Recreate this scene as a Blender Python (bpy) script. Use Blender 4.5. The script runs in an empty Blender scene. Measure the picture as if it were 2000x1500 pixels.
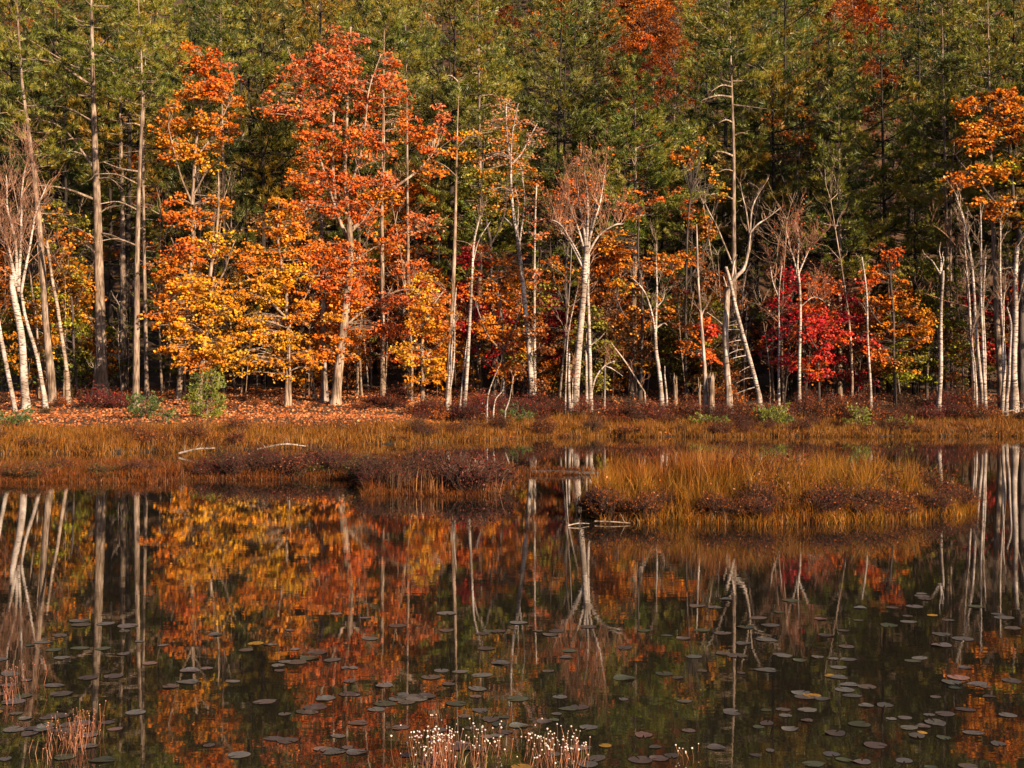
import bpy, math, random
import numpy as np
from mathutils import Vector

# ------------------------------------------------------------------ camera, sky, sun
scene = bpy.context.scene
COL = scene.collection
CAM_H = 3.2          # eye height above the pond, metres
F = 2400.0           # focal length in pixels of the 2000 px wide photograph
cam_data = bpy.data.cameras.new('camera')
cam_data.sensor_width = 36.0
cam_data.lens = 36.0 * F / 2000.0
cam_data.clip_start = 0.1
cam_data.clip_end = 3000.0
cam = bpy.data.objects.new('camera', cam_data)
cam.location = (0, 0, CAM_H)
cam.rotation_euler = (math.radians(90), 0, 0)
COL.objects.link(cam)
scene.camera = cam

SUN_AZ, SUN_EL = math.radians(45), math.radians(20)     # behind the camera, to its right
world = bpy.data.worlds.new('World')
scene.world = world
world.use_nodes = True
wn = world.node_tree.nodes
wl = world.node_tree.links
wn.clear()
sky = wn.new('ShaderNodeTexSky')
sky.sky_type = 'NISHITA'
sky.sun_disc = False
sky.sun_elevation = SUN_EL
sky.sun_rotation = math.pi - SUN_AZ
sky.air_density = 0.7
bg = wn.new('ShaderNodeBackground')
bg.inputs['Strength'].default_value = 0.05
wo = wn.new('ShaderNodeOutputWorld')
wl.new(sky.outputs[0], bg.inputs[0])
wl.new(bg.outputs[0], wo.inputs[0])

sun_d = bpy.data.lights.new('sun', 'SUN')
sun_d.energy = 5.0
sun_d.angle = math.radians(0.5)
sun_d.color = (1.0, 0.77, 0.47)
sun = bpy.data.objects.new('sun', sun_d)
d = Vector((-math.sin(SUN_AZ) * math.cos(SUN_EL), math.cos(SUN_AZ) * math.cos(SUN_EL), -math.sin(SUN_EL)))
sun.rotation_euler = d.to_track_quat('-Z', 'Y').to_euler()
sun.location = (40, -60, 60)
COL.objects.link(sun)

scene.view_settings.view_transform = 'Standard'
scene.view_settings.look = 'None'
scene.view_settings.exposure = 1.42
scene.view_settings.gamma = 1.0
scene.view_settings.use_curve_mapping = False
scene.render.engine = 'CYCLES'
scene.cycles.max_bounces = 4
scene.cycles.diffuse_bounces = 1
scene.cycles.glossy_bounces = 2
scene.cycles.transmission_bounces = 2
scene.cycles.use_denoising = True
scene.cycles.use_adaptive_sampling = True
scene.cycles.adaptive_threshold = 0.02

R = np.random.default_rng(11)

# ------------------------------------------------------------------ helpers
def P(px, py, D):
    """photo pixel (2000 x 1500) at a chosen distance D metres -> point in the place"""
    return np.array([(px - 1000.0) / F * D, D, CAM_H - (py - 750.0) / F * D])

def lin(c):
    c = np.asarray(c, float) / 255.0
    return np.where(c <= 0.04045, c / 12.92, ((c + 0.055) / 1.055) ** 2.4)

def unit(v):
    return v / np.maximum(np.linalg.norm(v, axis=-1, keepdims=True), 1e-9)

class Geo:
    """collects vertices, faces and a colour per vertex, then links them as one mesh object"""
    def __init__(self):
        self.v, self.c, self.lt, self.lv, self.n = [], [], [], [], 0
    def add(self, v, f, c):
        v = np.asarray(v, float).reshape(-1, 3)
        f = np.asarray(f, int)
        c = np.asarray(c, float)
        if c.ndim == 1:
            c = np.broadcast_to(c, v.shape)
        self.v.append(v); self.c.append(c)
        self.lt.append(np.full(len(f), f.shape[1], int))
        self.lv.append((f + self.n).ravel())
        self.n += len(v)
    def mesh(self, name, mat, smooth=False):
        me = bpy.data.meshes.new(name)
        if self.n:
            v = np.concatenate(self.v); c = np.concatenate(self.c)
            lt = np.concatenate(self.lt); lv = np.concatenate(self.lv)
            me.vertices.add(len(v)); me.vertices.foreach_set('co', v.astype(np.float32).ravel())
            me.loops.add(len(lv)); me.loops.foreach_set('vertex_index', lv.astype(np.int32))
            me.polygons.add(len(lt))
            st = np.concatenate([[0], np.cumsum(lt)[:-1]])
            me.polygons.foreach_set('loop_start', st.astype(np.int32))
            me.polygons.foreach_set('loop_total', lt.astype(np.int32))
            if smooth:
                me.polygons.foreach_set('use_smooth', np.ones(len(lt), bool))
            a = me.color_attributes.new('tint', 'FLOAT_COLOR', 'POINT')
            rgba = np.ones((len(v), 4), np.float32); rgba[:, :3] = c
            a.data.foreach_set('color', rgba.ravel())
            me.update(calc_edges=True)
        me.materials.append(mat)
        return me
    def build(self, name, mat, parent=None, loc=None, smooth=False):
        o = bpy.data.objects.new(name, self.mesh(name, mat, smooth))
        COL.objects.link(o)
        if parent is not None:
            o.parent = parent
        if loc is not None:
            o.location = loc
        return o

def tag(o, label=None, cat=None, group=None, kind=None):
    if label: o['label'] = label
    if cat: o['category'] = cat
    if group: o['group'] = group
    if kind: o['kind'] = kind
    return o

def empty(name, loc, label, cat, group=None):
    o = bpy.data.objects.new(name, None)
    o.empty_display_size = 0.3
    COL.objects.link(o)
    o.location = [float(q) for q in loc]
    return tag(o, label, cat, group)

def copy_thing(src, loc, rotz, scale, label, group, colour=None, tilt=0.0):
    r = src.copy(); COL.objects.link(r)
    r.location = [float(q) for q in loc]
    r.rotation_euler = (tilt, 0, rotz)
    r.scale = scale if hasattr(scale, '__len__') else (scale,) * 3
    r['label'] = label; r['group'] = group
    if colour is not None:
        r.color = (*colour, 1)
    for ch in list(src.children):
        c = ch.copy(); COL.objects.link(c); c.parent = r
        if colour is not None:
            c.color = (*colour, 1)
    return r

def tube(g, pts, rad, sides, col):
    pts = np.asarray(pts, float); n = len(pts)
    rad = np.asarray(rad, float)
    t = np.gradient(pts, axis=0); t = unit(t)
    ref = np.tile(np.array([0.31, 0.95, 0.05]), (n, 1))
    flat = np.abs((t * ref).sum(1)) > 0.92
    ref[flat] = (0.9, -0.2, 0.3)
    u = unit(np.cross(t, ref)); w = np.cross(t, u)
    a = np.arange(sides) * 2 * math.pi / sides
    ring = pts[:, None] + rad[:, None, None] * (np.cos(a)[None, :, None] * u[:, None] + np.sin(a)[None, :, None] * w[:, None])
    i = np.arange(n - 1)[:, None] * sides; j = np.arange(sides)[None]
    j2 = (j + 1) % sides
    f = np.stack([i + j, i + j2, i + sides + j2, i + sides + j], -1).reshape(-1, 4)
    g.add(ring.reshape(-1, 3), f, col)
    cap = np.arange(sides)[None] + (n - 1) * sides
    g.add(ring[-1], np.arange(sides)[None], col)

def twigs(g, p0, p1, r0, r1, col, bow=0.06, rng=R):
    """many thin 3-sided twigs at once, each in two bent pieces"""
    p0 = np.asarray(p0, float); p1 = np.asarray(p1, float); n = len(p0)
    if n == 0: return
    L = np.linalg.norm(p1 - p0, axis=1, keepdims=True)
    mid = (p0 + p1) / 2 + rng.normal(0, 1, (n, 3)) * L * bow
    r0 = np.broadcast_to(r0, (n,)); r1 = np.broadcast_to(r1, (n,))
    t = unit(p1 - p0)
    u = unit(np.cross(t, rng.normal(0, 1, (n, 3)))); w = np.cross(t, u)
    a = np.arange(3) * 2 * math.pi / 3
    off = np.cos(a)[None, :, None] * u[:, None] + np.sin(a)[None, :, None] * w[:, None]
    v = np.stack([p0[:, None] + off * r0[:, None, None], mid[:, None] + off * ((r0 + r1) / 2)[:, None, None],
                  p1[:, None] + off * r1[:, None, None]], 1).reshape(-1, 3)
    base = np.arange(n)[:, None] * 9
    fs = []
    for k in (0, 3):
        for j in range(3):
            j2 = (j + 1) % 3
            fs.append(np.stack([k + j + base[:, 0], k + j2 + base[:, 0], k + 3 + j2 + base[:, 0], k + 3 + j + base[:, 0]], -1))
    c = np.asarray(col, float)
    if c.ndim == 2: c = np.repeat(c, 9, axis=0)
    g.add(v, np.concatenate(fs), c)

def leaves(g, c, nrm, size, col, rng=R, aspect=0.8):
    """leaf-sized bent quads"""
    n = len(c)
    nrm = unit(nrm)
    u = unit(np.cross(nrm, rng.normal(0, 1, (n, 3)))); w = np.cross(nrm, u)
    s = np.broadcast_to(size, (n,))[:, None] * 0.5
    fold = nrm * s * rng.uniform(-0.35, 0.45, (n, 1))
    v = np.stack([c - u * s, c + w * s * aspect + fold, c + u * s, c - w * s * aspect + fold], 1).reshape(-1, 3)
    b = np.arange(n)[:, None] * 4
    f = np.concatenate([b + [0, 1, 3], b + [1, 2, 3]])
    g.add(v, f, np.repeat(np.broadcast_to(col, (n, 3)), 4, axis=0))

def needles(g, p, dirn, length, width, col, per=9, spread=0.75, rng=R):
    n = len(p)
    p = np.repeat(p, per, axis=0)
    dd = unit(np.repeat(unit(dirn), per, axis=0) + rng.normal(0, spread * 0.58, (n * per, 3)))
    L = np.repeat(np.broadcast_to(length, (n,)), per)[:, None] * rng.uniform(0.7, 1.15, (n * per, 1))
    side = unit(np.cross(dd, rng.normal(0, 1, (n * per, 3)))) * width * 0.5
    v = np.stack([p - side, p + side, p + dd * L], 1).reshape(-1, 3)
    g.add(v, np.arange(n * per * 3).reshape(-1, 3), np.repeat(np.repeat(np.broadcast_to(col, (n, 3)), per, axis=0), 3, axis=0))

def blades(g, p, h, lean, width, col, rng=R):
    """grass blades: bent, tapering"""
    n = len(p)
    a = rng.uniform(0, 2 * math.pi, n)
    side = np.stack([np.cos(a), np.sin(a), np.zeros(n)], 1) * (np.broadcast_to(width, (n,))[:, None] * 0.5)
    b = rng.uniform(0, 2 * math.pi, n)
    ld = np.stack([np.cos(b), np.sin(b), np.zeros(n)], 1) * (np.abs(rng.normal(0, 1, (n, 1))) * lean)
    h = np.broadcast_to(h, (n,))[:, None]
    up = np.array([0, 0, 1.0])
    mid = p + up * h * 0.55 + ld * h * 0.3
    tip = p + up * h * (1 - 0.25 * np.clip(lean, 0, 1)) + ld * h
    v = np.stack([p - side, p + side, mid + side * 0.7, mid - side * 0.7, tip], 1).reshape(-1, 3)
    k = np.arange(n)[:, None] * 5
    f = np.concatenate([k + [0, 1, 2], k + [0, 2, 3], k + [3, 2, 4]])
    g.add(v, f, np.repeat(np.broadcast_to(col, (n, 3)), 5, axis=0))

def spline(pts, n):
    """Catmull-Rom through the points"""
    pts = np.asarray(pts, float)
    if len(pts) == 2:
        t = np.linspace(0, 1, n)[:, None]
        return pts[0] * (1 - t) + pts[1] * t
    q = np.vstack([2 * pts[0] - pts[1], pts, 2 * pts[-1] - pts[-2]])
    out = []
    for s in np.linspace(0, len(pts) - 1 - 1e-6, n):
        i = int(s); t = s - i
        a, b, c, e = q[i], q[i + 1], q[i + 2], q[i + 3]
        out.append(0.5 * (2 * b + (c - a) * t + (2 * a - 5 * b + 4 * c - e) * t * t + (3 * b - a - 3 * c + e) * t ** 3))
    return np.array(out)

# ------------------------------------------------------------------ materials
def nodes(name):
    m = bpy.data.materials.new(name); m.use_nodes = True
    nt = m.node_tree; nt.nodes.clear()
    return m, nt, nt.nodes, nt.links

def foliage_material(name, translucent=0.35, gloss=0.06, vary=0.25):
    m, nt, N, L = nodes(name)
    att = N.new('ShaderNodeAttribute'); att.attribute_name = 'tint'
    oi = N.new('ShaderNodeObjectInfo')
    mul = N.new('ShaderNodeMix'); mul.data_type = 'RGBA'; mul.blend_type = 'MULTIPLY'; mul.inputs[0].default_value = 1
    L.new(att.outputs['Color'], mul.inputs[6]); L.new(oi.outputs['Color'], mul.inputs[7])
    geo = N.new('ShaderNodeNewGeometry')
    hs = N.new('ShaderNodeHueSaturation')
    mr = N.new('ShaderNodeMapRange'); mr.inputs[3].default_value = 1 - vary; mr.inputs[4].default_value = 1 + vary
    L.new(geo.outputs['Random Per Island'], mr.inputs[0]); L.new(mr.outputs[0], hs.inputs['Value'])
    L.new(mul.outputs[2], hs.inputs['Color'])
    df = N.new('ShaderNodeBsdfDiffuse'); tr = N.new('ShaderNodeBsdfTranslucent')
    gl = N.new('ShaderNodeBsdfGlossy'); gl.inputs['Roughness'].default_value = 0.45
    L.new(hs.outputs[0], df.inputs[0]); L.new(hs.outputs[0], tr.inputs[0])
    mx = N.new('ShaderNodeMixShader'); mx.inputs[0].default_value = translucent
    L.new(df.outputs[0], mx.inputs[1]); L.new(tr.outputs[0], mx.inputs[2])
    mg = N.new('ShaderNodeMixShader'); mg.inputs[0].default_value = gloss
    L.new(mx.outputs[0], mg.inputs[1]); L.new(gl.outputs[0], mg.inputs[2])
    out = N.new('ShaderNodeOutputMaterial'); L.new(mg.outputs[0], out.inputs[0])
    return m

def bark_material(name, kind):
    m, nt, N, L = nodes(name)
    att = N.new('ShaderNodeAttribute'); att.attribute_name = 'tint'
    tc = N.new('ShaderNodeTexCoord')
    mp = N.new('ShaderNodeMapping')
    mp.inputs['Scale'].default_value = (3, 3, 14) if kind == 'birch' else (9, 9, 1.2)
    L.new(tc.outputs['Object'], mp.inputs[0])
    n1 = N.new('ShaderNodeTexNoise'); n1.inputs['Scale'].default_value = 1.0; n1.inputs['Detail'].default_value = 5
    L.new(mp.outputs[0], n1.inputs['Vector'])
    n2 = N.new('ShaderNodeTexNoise'); n2.inputs['Scale'].default_value = 0.8; n2.inputs['Detail'].default_value = 5
    L.new(tc.outputs['Object'], n2.inputs['Vector'])
    cr = N.new('ShaderNodeValToRGB')
    if kind == 'birch':
        cr.color_ramp.elements[0].position = 0.38; cr.color_ramp.elements[0].color = (0.14, 0.10, 0.08, 1)
        cr.color_ramp.elements[1].position = 0.50; cr.color_ramp.elements[1].color = (1, 1, 1, 1)
    else:
        cr.color_ramp.elements[0].position = 0.38; cr.color_ramp.elements[0].color = (0.34, 0.28, 0.24, 1)
        cr.color_ramp.elements[1].position = 0.62; cr.color_ramp.elements[1].color = (1.1, 1.06, 1.02, 1)
    L.new(n1.outputs[0], cr.inputs[0])
    mul = N.new('ShaderNodeMix'); mul.data_type = 'RGBA'; mul.blend_type = 'MULTIPLY'; mul.inputs[0].default_value = 1
    L.new(att.outputs['Color'], mul.inputs[6]); L.new(cr.outputs[0], mul.inputs[7])
    cr2 = N.new('ShaderNodeValToRGB')
    cr2.color_ramp.elements[0].position = 0.38; cr2.color_ramp.elements[0].color = (0.42, 0.37, 0.32, 1)
    cr2.color_ramp.elements[1].position = 0.65; cr2.color_ramp.elements[1].color = (1.1, 1.1, 1.1, 1)
    L.new(n2.outputs[0], cr2.inputs[0])
    m2 = N.new('ShaderNodeMix'); m2.data_type = 'RGBA'; m2.blend_type = 'MULTIPLY'; m2.inputs[0].default_value = 1
    L.new(mul.outputs[2], m2.inputs[6]); L.new(cr2.outputs[0], m2.inputs[7])
    b = N.new('ShaderNodeBsdfPrincipled'); b.inputs['Roughness'].default_value = 0.9
    L.new(m2.outputs[2], b.inputs['Base Color'])
    bp = N.new('ShaderNodeBump'); bp.inputs['Strength'].default_value = 0.5; bp.inputs['Distance'].default_value = 0.03
    L.new(n1.outputs[0], bp.inputs['Height']); L.new(bp.outputs[0], b.inputs['Normal'])
    out = N.new('ShaderNodeOutputMaterial'); L.new(b.outputs[0], out.inputs[0])
    return m

M_LEAF = foliage_material('autumn_leaf', 0.32, 0.035, 0.42)
M_NEEDLE = foliage_material('pine_needle', 0.22, 0.05, 0.34)
M_GRASS = foliage_material('dry_sedge', 0.28, 0.015, 0.42)
M_SHRUB = foliage_material('shrub_leaf', 0.28, 0.02, 0.36)
M_BARK = bark_material('pine_bark', 'pine')
M_BIRCH = bark_material('birch_bark', 'birch')
M_GREY = bark_material('grey_bark', 'grey')

def ground_material():
    m, nt, N, L = nodes('forest_floor')
    tc = N.new('ShaderNodeTexCoord')
    n1 = N.new('ShaderNodeTexNoise'); n1.inputs['Scale'].default_value = 2.2; n1.inputs['Detail'].default_value = 8
    n2 = N.new('ShaderNodeTexNoise'); n2.inputs['Scale'].default_value = 0.18; n2.inputs['Detail'].default_value = 3
    L.new(tc.outputs['Object'], n1.inputs[0]); L.new(tc.outputs['Object'], n2.inputs[0])
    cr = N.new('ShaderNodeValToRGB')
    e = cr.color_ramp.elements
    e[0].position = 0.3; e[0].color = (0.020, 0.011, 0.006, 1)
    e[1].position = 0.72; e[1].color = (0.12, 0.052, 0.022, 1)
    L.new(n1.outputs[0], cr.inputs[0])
    cr2 = N.new('ShaderNodeValToRGB')
    cr2.color_ramp.elements[0].position = 0.35; cr2.color_ramp.elements[0].color = (0.5, 0.5, 0.5, 1)
    cr2.color_ramp.elements[1].position = 0.65; cr2.color_ramp.elements[1].color = (1.1, 1.0, 0.95, 1)
    L.new(n2.outputs[0], cr2.inputs[0])
    mul = N.new('ShaderNodeMix'); mul.data_type = 'RGBA'; mul.blend_type = 'MULTIPLY'; mul.inputs[0].default_value = 1
    L.new(cr.outputs[0], mul.inputs[6]); L.new(cr2.outputs[0], mul.inputs[7])
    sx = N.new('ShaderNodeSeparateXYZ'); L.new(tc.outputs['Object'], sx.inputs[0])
    height_mix = N.new('ShaderNodeMapRange'); height_mix.inputs[1].default_value = 0.08; height_mix.inputs[2].default_value = 0.34     # ground colour darkens towards the waterline
    L.new(sx.outputs['Z'], height_mix.inputs[0])
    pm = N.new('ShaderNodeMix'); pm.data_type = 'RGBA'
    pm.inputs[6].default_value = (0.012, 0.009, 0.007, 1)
    L.new(height_mix.outputs[0], pm.inputs[0]); L.new(mul.outputs[2], pm.inputs[7])
    b = N.new('ShaderNodeBsdfPrincipled'); b.inputs['Roughness'].default_value = 0.95
    L.new(pm.outputs[2], b.inputs['Base Color'])
    bp = N.new('ShaderNodeBump'); bp.inputs['Strength'].default_value = 0.8; bp.inputs['Distance'].default_value = 0.12
    L.new(n1.outputs[0], bp.inputs['Height']); L.new(bp.outputs[0], b.inputs['Normal'])
    out = N.new('ShaderNodeOutputMaterial'); L.new(b.outputs[0], out.inputs[0])
    return m

def water_material():
    m, nt, N, L = nodes('pond_water')
    tc = N.new('ShaderNodeTexCoord')
    mp = N.new('ShaderNodeMapping'); mp.inputs['Scale'].default_value = (0.7, 1.6, 1)
    L.new(tc.outputs['Object'], mp.inputs[0])
    n1 = N.new('ShaderNodeTexNoise'); n1.inputs['Scale'].default_value = 3.0; n1.inputs['Detail'].default_value = 3
    n2 = N.new('ShaderNodeTexNoise'); n2.inputs['Scale'].default_value = 0.07; n2.inputs['Detail'].default_value = 2
    L.new(mp.outputs[0], n1.inputs[0]); L.new(tc.outputs['Object'], n2.inputs[0])
    mr = N.new('ShaderNodeMapRange'); mr.inputs[1].default_value = 0.4; mr.inputs[2].default_value = 0.7
    mr.inputs[3].default_value = 0.35; mr.inputs[4].default_value = 1.0
    L.new(n2.outputs[0], mr.inputs[0])
    mm = N.new('ShaderNodeMath'); mm.operation = 'MULTIPLY'
    L.new(n1.outputs[0], mm.inputs[0]); L.new(mr.outputs[0], mm.inputs[1])
    bp = N.new('ShaderNodeBump'); bp.inputs['Strength'].default_value = 1.0; bp.inputs['Distance'].default_value = 0.0008
    L.new(mm.outputs[0], bp.inputs['Height'])
    b = N.new('ShaderNodeBsdfPrincipled')
    b.inputs['Base Color'].default_value = (0.012, 0.010, 0.008, 1)
    b.inputs['Roughness'].default_value = 0.015
    b.inputs['IOR'].default_value = 1.85
    L.new(bp.outputs[0], b.inputs['Normal'])
    out = N.new('ShaderNodeOutputMaterial'); L.new(b.outputs[0], out.inputs[0])
    return m

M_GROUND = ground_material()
M_WATER = water_material()

# colours: how the sunlit leaf reads in the photograph -> leaf albedo
def A(r, g, b, k=0.66):
    c = lin((r, g, b)) * k / np.array([1.0, 0.86, 0.62])
    return np.minimum(c, 0.72)
C = dict(yellow=A(248, 168, 28), gold=A(246, 146, 24), orange=A(244, 126, 24), redor=A(244, 106, 28),
         pinkred=A(236, 118, 64), red=A(232, 62, 34), crimson=A(214, 36, 40), rust=A(184, 94, 28),
         brown=A(130, 80, 40), olive=A(150, 130, 36), green=A(98, 116, 36), pinkor=A(220, 134, 80),
         ygreen=A(178, 164, 32), maroon=A(122, 50, 40))
BK = dict(pine=A(178, 148, 120), birch=A(212, 184, 158), grey=A(176, 152, 134), twig=A(176, 118, 88), tan=A(196, 162, 130),
          dark=A(100, 82, 72), pinktwig=A(214, 150, 112))

# ------------------------------------------------------------------ ground and pond
def wob(x, y, s=1.0):
    return (np.sin(x * 1.7 * s + y * 0.6) + np.sin(x * 0.63 * s - y * 1.1 + 2.0) + 0.6 * np.sin(x * 3.1 * s + 1.0)) / 2.6
def sstep(a, b, t):
    t = np.clip((t - a) / (b - a), 0, 1)
    return t * t * (3 - 2 * t)
def shore_y(x):
    return np.interp(x, [-60, -26, -18, -12, -6, 2, 6, 40, 70], [52, 55, 57, 60, 65.5, 73, 75, 75, 66]) + 0.8 * wob(x, 0, 0.8) + 0.9 * np.sin(x * 0.31 + 1) * np.sin(x * 0.17)
def strip_edges(x):
    f = np.interp(x, [-40, -18, -11.6, -10.8, -5.2, -4.3, -0.5, 0.3, 2.6, 3.4], [40, 40, 39.8, 41.6, 41.2, 35.6, 35.4, 43.2, 43.6, 44.4])
    b = np.interp(x, [-40, -18, -11.5, -10.8, -5, -4.2, -0.4, 0.3, 2.6, 3.4], [47, 47, 48, 50, 50, 48, 46, 45.5, 45, 44.2])
    return f + 0.35 * wob(x, 3, 1.1), b
def island_edges(x):
    f = np.interp(x, [1.6, 2.2, 5, 8.5, 11.0, 12.3], [31, 28.6, 28.3, 28.6, 30.2, 33]) + 0.25 * wob(x, 7, 1.3)
    b = np.interp(x, [1.6, 2.4, 6, 10, 12.3], [31.4, 35, 37, 36.5, 33.4])
    return f, b
def hill(x, y):
    return np.interp(y, [84, 92, 100, 110, 118, 130, 150, 175, 200, 240, 300, 400, 900],
                     [0.45, 1.15, 1.8, 2.6, 4.0, 8.5, 19, 33, 47, 69, 98, 125, 140])
def ground_z(x, y):
    x = np.asarray(x, float); y = np.asarray(y, float)
    z = np.full(np.broadcast(x, y).shape, -0.7)
    m = sstep(-0.3, 0.5, y - shore_y(x))
    land = 0.12 + 0.33 * sstep(0, 15, y - shore_y(x)) + (hill(x, y) - 0.45) * (y > 84) + 0.06 * wob(x * 2, y * 2)
    land = land + 0.6 * sstep(70, 79, y) * sstep(-3, -9, x) * sstep(118, 96, y)       # leafy bank on the left
    z = z + (land + 0.7) * m
    f, b = strip_edges(x)
    m2 = sstep(-0.2, 0.4, np.minimum(y - f, b - y)) * (x < 3.5)
    z = np.maximum(z, -0.7 + 0.80 * m2)
    f, b = island_edges(x)
    m3 = sstep(-0.2, 0.4, np.minimum(y - f, b - y)) * (x > 1.5) * (x < 12.4)
    z = np.maximum(z, -0.7 + 0.82 * m3)
    near = sstep(0, 1, (6.5 - y) / 5.0)
    z = np.maximum(z, -0.7 + near * 2.3)
    side = sstep(70, 100, np.abs(x))
    z = np.maximum(z, -0.7 + side * (y > -50) * 2.5)
    return z
def on_land(x, y):
    return ground_z(x, y) > 0.03

xs = np.concatenate([np.linspace(-900, -100, 15)[:-1], np.linspace(-100, -36, 33)[:-1], np.linspace(-36, 36, 181)[:-1], np.linspace(36, 100, 33)[:-1], np.linspace(100, 900, 15)])
ys = np.concatenate([np.linspace(-400, 0, 9)[:-1], np.linspace(0, 26, 27)[:-1], np.linspace(26, 80, 217)[:-1], np.linspace(80, 130, 51)[:-1], np.linspace(130, 400, 55)[:-1], np.linspace(400, 1500, 12)])
XX, YY = np.meshgrid(xs, ys)
ZZ = ground_z(XX, YY)
nx, ny = len(xs), len(ys)
ii = (np.arange(ny - 1)[:, None] * nx + np.arange(nx - 1)[None]).ravel()
g = Geo()
g.add(np.stack([XX, YY, ZZ], -1).reshape(-1, 3), np.stack([ii, ii + 1, ii + nx + 1, ii + nx], -1), (0.5, 0.5, 0.5))
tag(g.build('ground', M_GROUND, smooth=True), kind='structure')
g = Geo()
g.add([(-110, -40, 0), (110, -40, 0), (110, 90, 0), (-110, 90, 0)], [[0, 1, 2, 3]], (0, 0, 0))
tag(g.build('pond', M_WATER), kind='structure')

# ------------------------------------------------------------------ tree builders
def jitter_col(col, n, amt=0.16, rng=R):
    c = np.broadcast_to(np.asarray(col, float), (n, 3))
    return np.clip(c * (1 + rng.normal(0, amt, (n, 1))) * (1 + rng.normal(0, amt * 0.5, (n, 3))), 0.002, 1.2)

def spray(gl, gt, centre, rad, n, size, col, bark, rng, flat=0.28, origin=None):
    """one leafy spray: a flattened, slightly drooping cluster of leaves on a few twigs"""
    a = rng.uniform(0, 2 * math.pi, n); r = rad * np.sqrt(rng.uniform(0, 1, n))
    x = np.cos(a) * r; y = np.sin(a) * r
    z = rng.normal(0, flat * rad * 0.55, n) - 0.22 * r * r / max(rad, .1)
    tx, ty = rng.normal(0, 0.28, 2)
    c = centre + np.stack([x, y, z + tx * x + ty * y], 1)
    nr = np.stack([rng.normal(0, 0.55, n), rng.normal(-0.45, 0.5, n), rng.uniform(0.3, 1.1, n)], 1)
    leaves(gl, c, nr, size * rng.uniform(0.65, 1.25, n), jitter_col(col, n, 0.14, rng), rng)
    k = 5
    idx = rng.integers(0, n, k)
    twigs(gt, np.repeat(centre[None] - [0, 0, 0.1 * rad], k, 0), c[idx], 0.016, 0.007, bark, 0.08, rng)

def stems_world(stems, D, base, rng, wander=1.0):
    out = []
    for w0, w1, pts in stems:
        p = np.array([P(x, y, D) for x, y in pts])
        n = max(6, int(len(p) * 4))
        q = spline(p, n)
        t = np.linspace(0, 1, n)
        q[:, 1] += wander * rng.normal(0, 1) * t ** 1.3 + 0.25 * np.sin(t * 9 + rng.uniform(0, 6)) * t
        out.append((q, (w0 + (w1 - w0) * t) * 0.5 / F * D))
    return out

def tree(name, label, cat, D, stems, blobs, bark='grey', barkcol=None, leaf=0.215, seed=0, group=None,
         dens=38, srad=0.85, dead=(), wander=1.2):
    """a broadleaf tree: stems traced where they stand, limbs and leaf sprays grown from them"""
    rng = np.random.default_rng(seed + 100)
    x0, _ = stems[0][2][0]
    bx = (x0 - 1000) / F * D
    bz = float(ground_z(bx, D))
    base = np.array([bx, D, bz])
    root = empty(name, base, label, cat, group)
    bc = BK[barkcol or ('birch' if bark == 'birch' else 'grey')]
    mat = M_BIRCH if bark == 'birch' else M_GREY
    gt, gl = Geo(), Geo()
    sw = stems_world(stems, D, base, rng, wander)
    allp = []
    for k, (q, r) in enumerate(sw):
        if abs(q[0, 2] - bz) < 2.5 and stems[k][2][0][1] > 690:     # rooted in the ground
            q[0, 2] = min(q[0, 2], float(ground_z(q[0, 0], q[0, 1]))) - 0.25
            r = r.copy(); r[0] *= 1.5; r[1] *= 1.12
        tube(gt, q - base, r, 8 if r[0] > 0.1 else 6, bc)
        allp.append(np.column_stack([q, r]))
    allp = np.concatenate(allp)
    for (x0, y0, x1, y1, w) in dead:                                 # dead side branches
        p0, p1 = P(x0, y0, D), P(x1, y1, D)
        p1[1] += rng.normal(0, 0.6)
        mid = (p0 + p1) / 2 + np.array([0, 0, rng.normal(0.15, 0.1)]) * np.linalg.norm(p1 - p0) * 0.4
        q = spline([p0, mid, p1], 7)
        tube(gt, q - base, np.linspace(w, w * 0.35, 7) * 0.5 / F * D, 5, bc)
        n = 5
        s = q[rng.integers(2, 7, n)]
        twigs(gt, s - base, s + rng.normal(0, 0.35, (n, 3)) + (p1 - p0) * 0.12 - base, 0.015, 0.006, bc, 0.1, rng)
    for b in blobs:
        cx, cy, rx, ry, n, cols = b[:6]
        n = int(n * 1.2)
        cols = cols if isinstance(cols, (list, tuple)) else [cols]
        cen = P(cx, cy, D); rx, ry = rx / F * D, ry / F * D
        rz = max(0.7 * rx, 0.8)
        v = unit(rng.normal(0, 1, (n, 3))) * (rng.uniform(0.05, 1, (n, 1)) ** 0.45)
        cs = cen + v * np.array([rx, rz, ry])
        for c in cs:
            dd = np.linalg.norm((allp[:, :3] - c) * [1, 0.8, 1], axis=1) + 1.2 * np.maximum(0, allp[:, 2] - c[2])
            o = allp[np.argmin(dd)]
            L = np.linalg.norm(c - o[:3])
            if L > 0.4:
                mid = (o[:3] + c) / 2 + np.array([0, 0, 0.08 * L]) + rng.normal(0, 0.06 * L, 3)
                r0 = min(o[3] * 0.5, 0.012 + 0.010 * L)
                tube(gt, spline([o[:3], mid, c], 5) - base, np.linspace(r0, 0.012, 5), 4, bc)
            col = C[cols[rng.integers(len(cols))]]
            col = col * (1 + rng.normal(0, 0.16))
            spray(gl, gt, c - base, srad * rng.uniform(0.4, 1.15), int(dens * 0.80 * rng.uniform(0.35, 1.5)), leaf, col, bc, rng)
    gt.build('trunk', mat, root, smooth=True)
    if gl.n:
        gl.build('crown', M_LEAF, root)
    return root

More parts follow.
